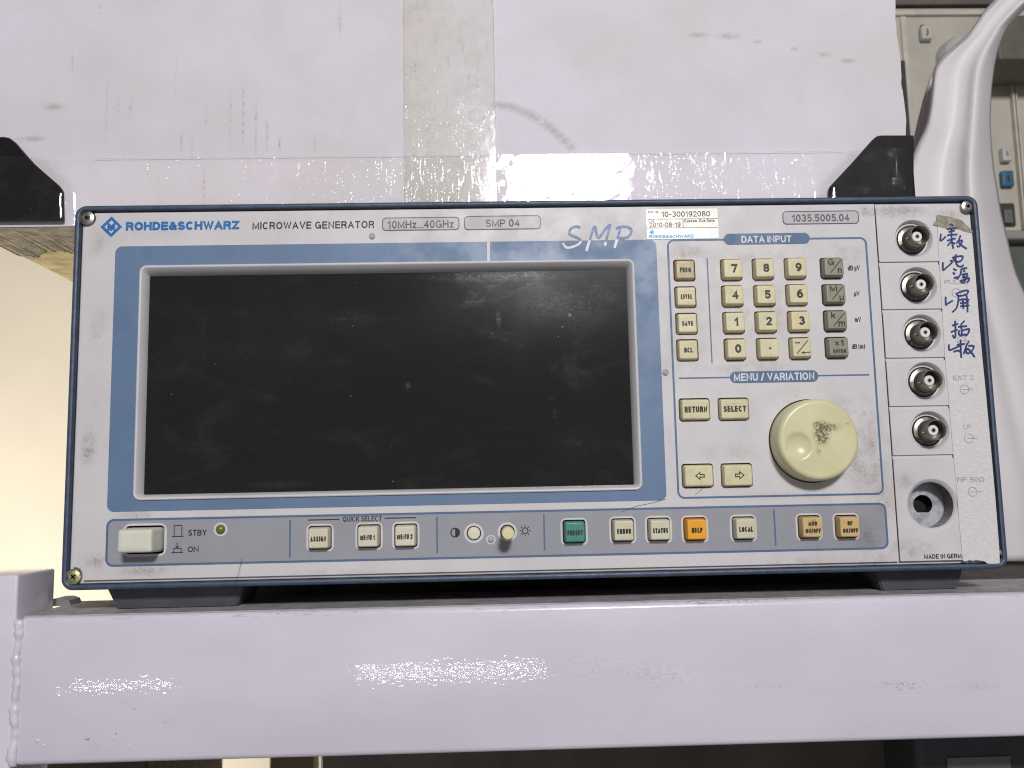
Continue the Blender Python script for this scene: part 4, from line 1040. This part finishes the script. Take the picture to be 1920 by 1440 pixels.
chair = thing('plastic_chair', 'white moulded plastic chair with fluted back, standing to the right of the generator', 'chair', (.30, .17, -.10))
back = facing(obj('chair_back', bm, M_CHAIR, chair, True, angle=80))
sm_ = back.modifiers.new('thickness', 'SOLIDIFY'); sm_.thickness = .0016; sm_.offset = -1
bm = bmesh.new(); ins_rows = [(120, 1754, 1800), (150, 1742, 1800), (185, 1731, 1800), (220, 1722, 1800), (255, 1714, 1800), (300, 1706, 1800), (380, 1700, 1800)]
G = [[bm.verts.new(at(a + (b - a) * j / 6, y, .19 + .03 * j / 6)) for j in range(7)] for y, a, b in ins_rows]
for i in range(len(G) - 1):
    for j in range(6): bm.faces.new((G[i][j], G[i][j + 1], G[i + 1][j + 1], G[i + 1][j]))
inner = facing(obj('chair_rim', bm, M_CHAIR, chair, True)); sm_ = inner.modifiers.new('thickness', 'SOLIDIFY'); sm_.thickness = .003; sm_.offset = 1

# ================================================================== INSTRUMENT STANDING ON ITS SIDE BEHIND
IY = .42
M_BEIGE = mat('beige_panel', srgb(196, 190, 176), .5, var=.05, vscale=30); M_BEIGE2 = mat('beige_trim', srgb(206, 200, 186), .45); M_BROWN = mat('brown_grey_case', srgb(104, 98, 88), .55)
M_GKEY = mat('light_key', srgb(196, 196, 190), .4); M_BKEY = mat('blue_key', srgb(60, 108, 132), .45); M_DGREY = mat('dark_rubber', srgb(62, 60, 58), .6); M_GREEN = mat('green_grey_case', srgb(92, 98, 90), .6)
p0 = at(1660, 440, IY)
ins2 = thing('tilted_instrument', 'beige measuring instrument stood on its side behind the white chair', 'instrument', (p0.x + .1, IY + .15, p0.z))
a = at(1640, 16, IY); b = at(1960, 432, IY)
obj('panel', boxm(a.x, b.x, IY, IY + .02, b.z, a.z, bev=.001), M_BEIGE, ins2)
a2 = at(1640, 14.5, IY); b2 = at(1990, -120, IY)
obj('case', boxm(a.x - .01, b2.x, IY + .021, IY + .3, b.z - .002, b2.z), M_BROWN, ins2)
obj('case_lip', boxm(a.x - .01, b2.x, IY - .004, IY + .0205, a.z + .002, b2.z, bev=.0008), M_BROWN, ins2)
def ibox(x0, y0, x1, y1, up, m, name, bev=.0008, thick=.002, par=None):
    p, q = Vector(at(x0, (y0 + y1) / 2, IY - up)), Vector(at(x1, (y0 + y1) / 2, IY - up)); p.z = at((x0 + x1) / 2, y0, IY - up).z; q.z = at((x0 + x1) / 2, y1, IY - up).z
    return obj(name, boxm(p.x, q.x, IY - up, IY - up + up + thick * .5, q.z, p.z, bev=bev), m, par or ins2)
ibox(1672, 18, 1901, 27, .004, M_BEIGE2, 'trim_rail'); ibox(1704, 30, 1714, 430, .003, M_BEIGE2, 'trim_rail')
ibox(1692, 113, 1704, 300, .005, M_DGREY, 'rubber_slot', .0005)
k1 = ibox(1729, 47, 1750, 72, .008, M_GKEY, 'key', .0015); k2 = ibox(1881, 275, 1898, 301, .008, M_GKEY, 'key', .0015); k3 = ibox(1880, 319, 1902, 349, .006, M_BKEY, 'key', .0015)
ibox(1728, 46, 1734, 76, .003, M_DGREY, 'key_shadow_gap', .0005);  # dark bar put in as the shade beside the key
c = xz(1806, 98, IY - .016); bm = lathe(c, [(.0195, IY), (.0185, IY - .012), (.0165, IY - .016), (.004, IY - .016)], 48, False, True); obj('dial', bm, M_GKEY, ins2, True)
ibox(1872, 380, 1905, 424, .003, M_DGREY, 'connector_socket', .002); ibox(1884, 392, 1900, 418, .006, mat('socket_core', srgb(110, 108, 104), .5), 'connector_core', .001)
ibox(1907, 108, 1911, 430, .006, M_BEIGE2, 'side_rail', .0006); ibox(1913, 108, 1916, 430, .006, M_BEIGE2, 'side_rail', .0006)
def itext(s, px_, py_, L_, hgt, key, up):
    """lettering turned a quarter, as the instrument stands on its side"""
    yv = IY - up - .0002; c = xz(px_, py_, yv); bm = text_bm(s, 0, L_, 0, hgt, .16, yv)
    for v in bm.verts: x, z = v.co.x - L_ / 2, v.co.z - hgt / 2; v.co.x = c[0] - z; v.co.z = c[1] + x
    facing(obj('legend', bm, M_BLACK, key))
itext('Phase', 1739, 60, .0068, .0026, k1, .008); itext('Off', 1889, 288, .005, .0026, k2, .008); itext('Shift', 1891, 334, .0062, .0026, k3, .006)
# a second case below it, and a box hanging over to the right
p, q = at(1862, 432, .40), at(2000, 447, .40)
o = obj('ledge', boxm(p.x - .1, q.x, .40, .62, q.z, p.z, bev=.002), mat('ledge_grey', srgb(150, 150, 144), .5), None); tag(o, 'pale grey ledge carrying the sideways beige instrument', 'ledge')
p, q = at(1862, 449, .415), at(2000, 1100, .415)
o = obj('green_case', boxm(p.x - .1, q.x, .415, .62, q.z, p.z, bev=.003), M_GREEN, None); tag(o, 'dark green grey case under the grey ledge, seen beside the chair', 'case')
p, q = at(1866, 28, .36), at(2010, 110, .36)
o = obj('overhanging_case', boxm(p.x, q.x, .36, .415, q.z, p.z, bev=.002), M_BROWN, None); tag(o, 'dark brown grey case end seen through the chair opening at upper right', 'case')

# ================================================================== THINGS BELOW THE BEAM
M_LOW = mat('low_case_paint', srgb(92, 84, 76), .55, var=.12, vscale=30); M_LOW2 = mat('low_case_dark', srgb(70, 68, 70), .5)
p = at(612, 1400, .12); q = at(1660, 1400, .12)
o = obj('lower_instrument', boxm(p.x, q.x - .004, .10, .45, -.30, -.082, bev=.003), M_LOW, None); tag(o, 'dark brown instrument on the level below the white beam', 'instrument')
p2 = at(1672, 1400, .08)
lo = thing('grey_case', 'dark grey case with a paper label under the right end of the beam', 'case', (p2.x + .1, .2, -.30))
obj('case_body', boxm(p2.x + .004, p2.x + .3, .06, .4, -.30, -.084, bev=.004), M_LOW2, lo)
a, b = at(1775, 1421, .0595), at(1895, 1437, .0595)
obj('paper_label', boxm(a.x, b.x, .0592, .0598, b.z - .004, a.z), mat('label_grey', srgb(128, 124, 120), .6), lo)
a, b = at(505, 1424, .5), at(588, 1424, .5)
o = obj('rear_post', boxm(a.x, b.x, .5, .53, -.8, .12, bev=.002), mat('rear_post_paint', srgb(140, 128, 108), .5), None); tag(o, 'brownish rear post seen just below the beam left of centre', 'post')
a, b = at(85, 1430, .3), at(275, 1430, .3)
o = obj('lower_box', boxm(a.x, b.x, .30, .5, -.6, at(100, 1426, .3).z, bev=.002), mat('lower_box_brown', srgb(84, 66, 52), .6), None); tag(o, 'dark brown box under the left end of the beam', 'box')

# ================================================================== WALL
bm = bmesh.new(); vs = [bm.verts.new(p) for p in ((-6, 1.25, -4), (6, 1.25, -4), (6, 1.25, 4), (-6, 1.25, 4))]; bm.faces.new(vs)
wall = facing(obj('wall', bm, mat('cream_wall', srgb(238, 227, 206), .8, var=.02, vscale=6), None)); wall['kind'] = 'structure'

# ================================================================== HAIRS on the generator
M_HAIR = mat('hair_dark', srgb(40, 34, 30), .5)
def hair(pts, Y, label):
    bm = bmesh.new(); tube(bm, [Vector((*xz(a, b, Y), 0)).xzy for a, b in catmull([Vector(p) for p in pts], 5)] if False else [Vector((xz(p.x, p.y, Y)[0], Y, xz(p.x, p.y, Y)[1])) for p in catmull([Vector(q) for q in pts], 5)], .00007, 5)
    o = obj('hair', bm, M_HAIR, None); tag(o, label, 'hair', 'stray hairs on the generator')
hair([(453, 1045), (450, 1062), (444, 1085), (436, 1108), (412, 1134)], YP - .0022, 'thin hair hanging from the grey strip over the lower frame edge')
hair([(1165, 960), (1190, 950), (1222, 943), (1250, 935)], YP - .0003, 'thin curved hair above the ERROR key')
hair([(1304, 927), (1313, 920), (1319, 915)], YP - .0003, 'short hair below the left arrow key')
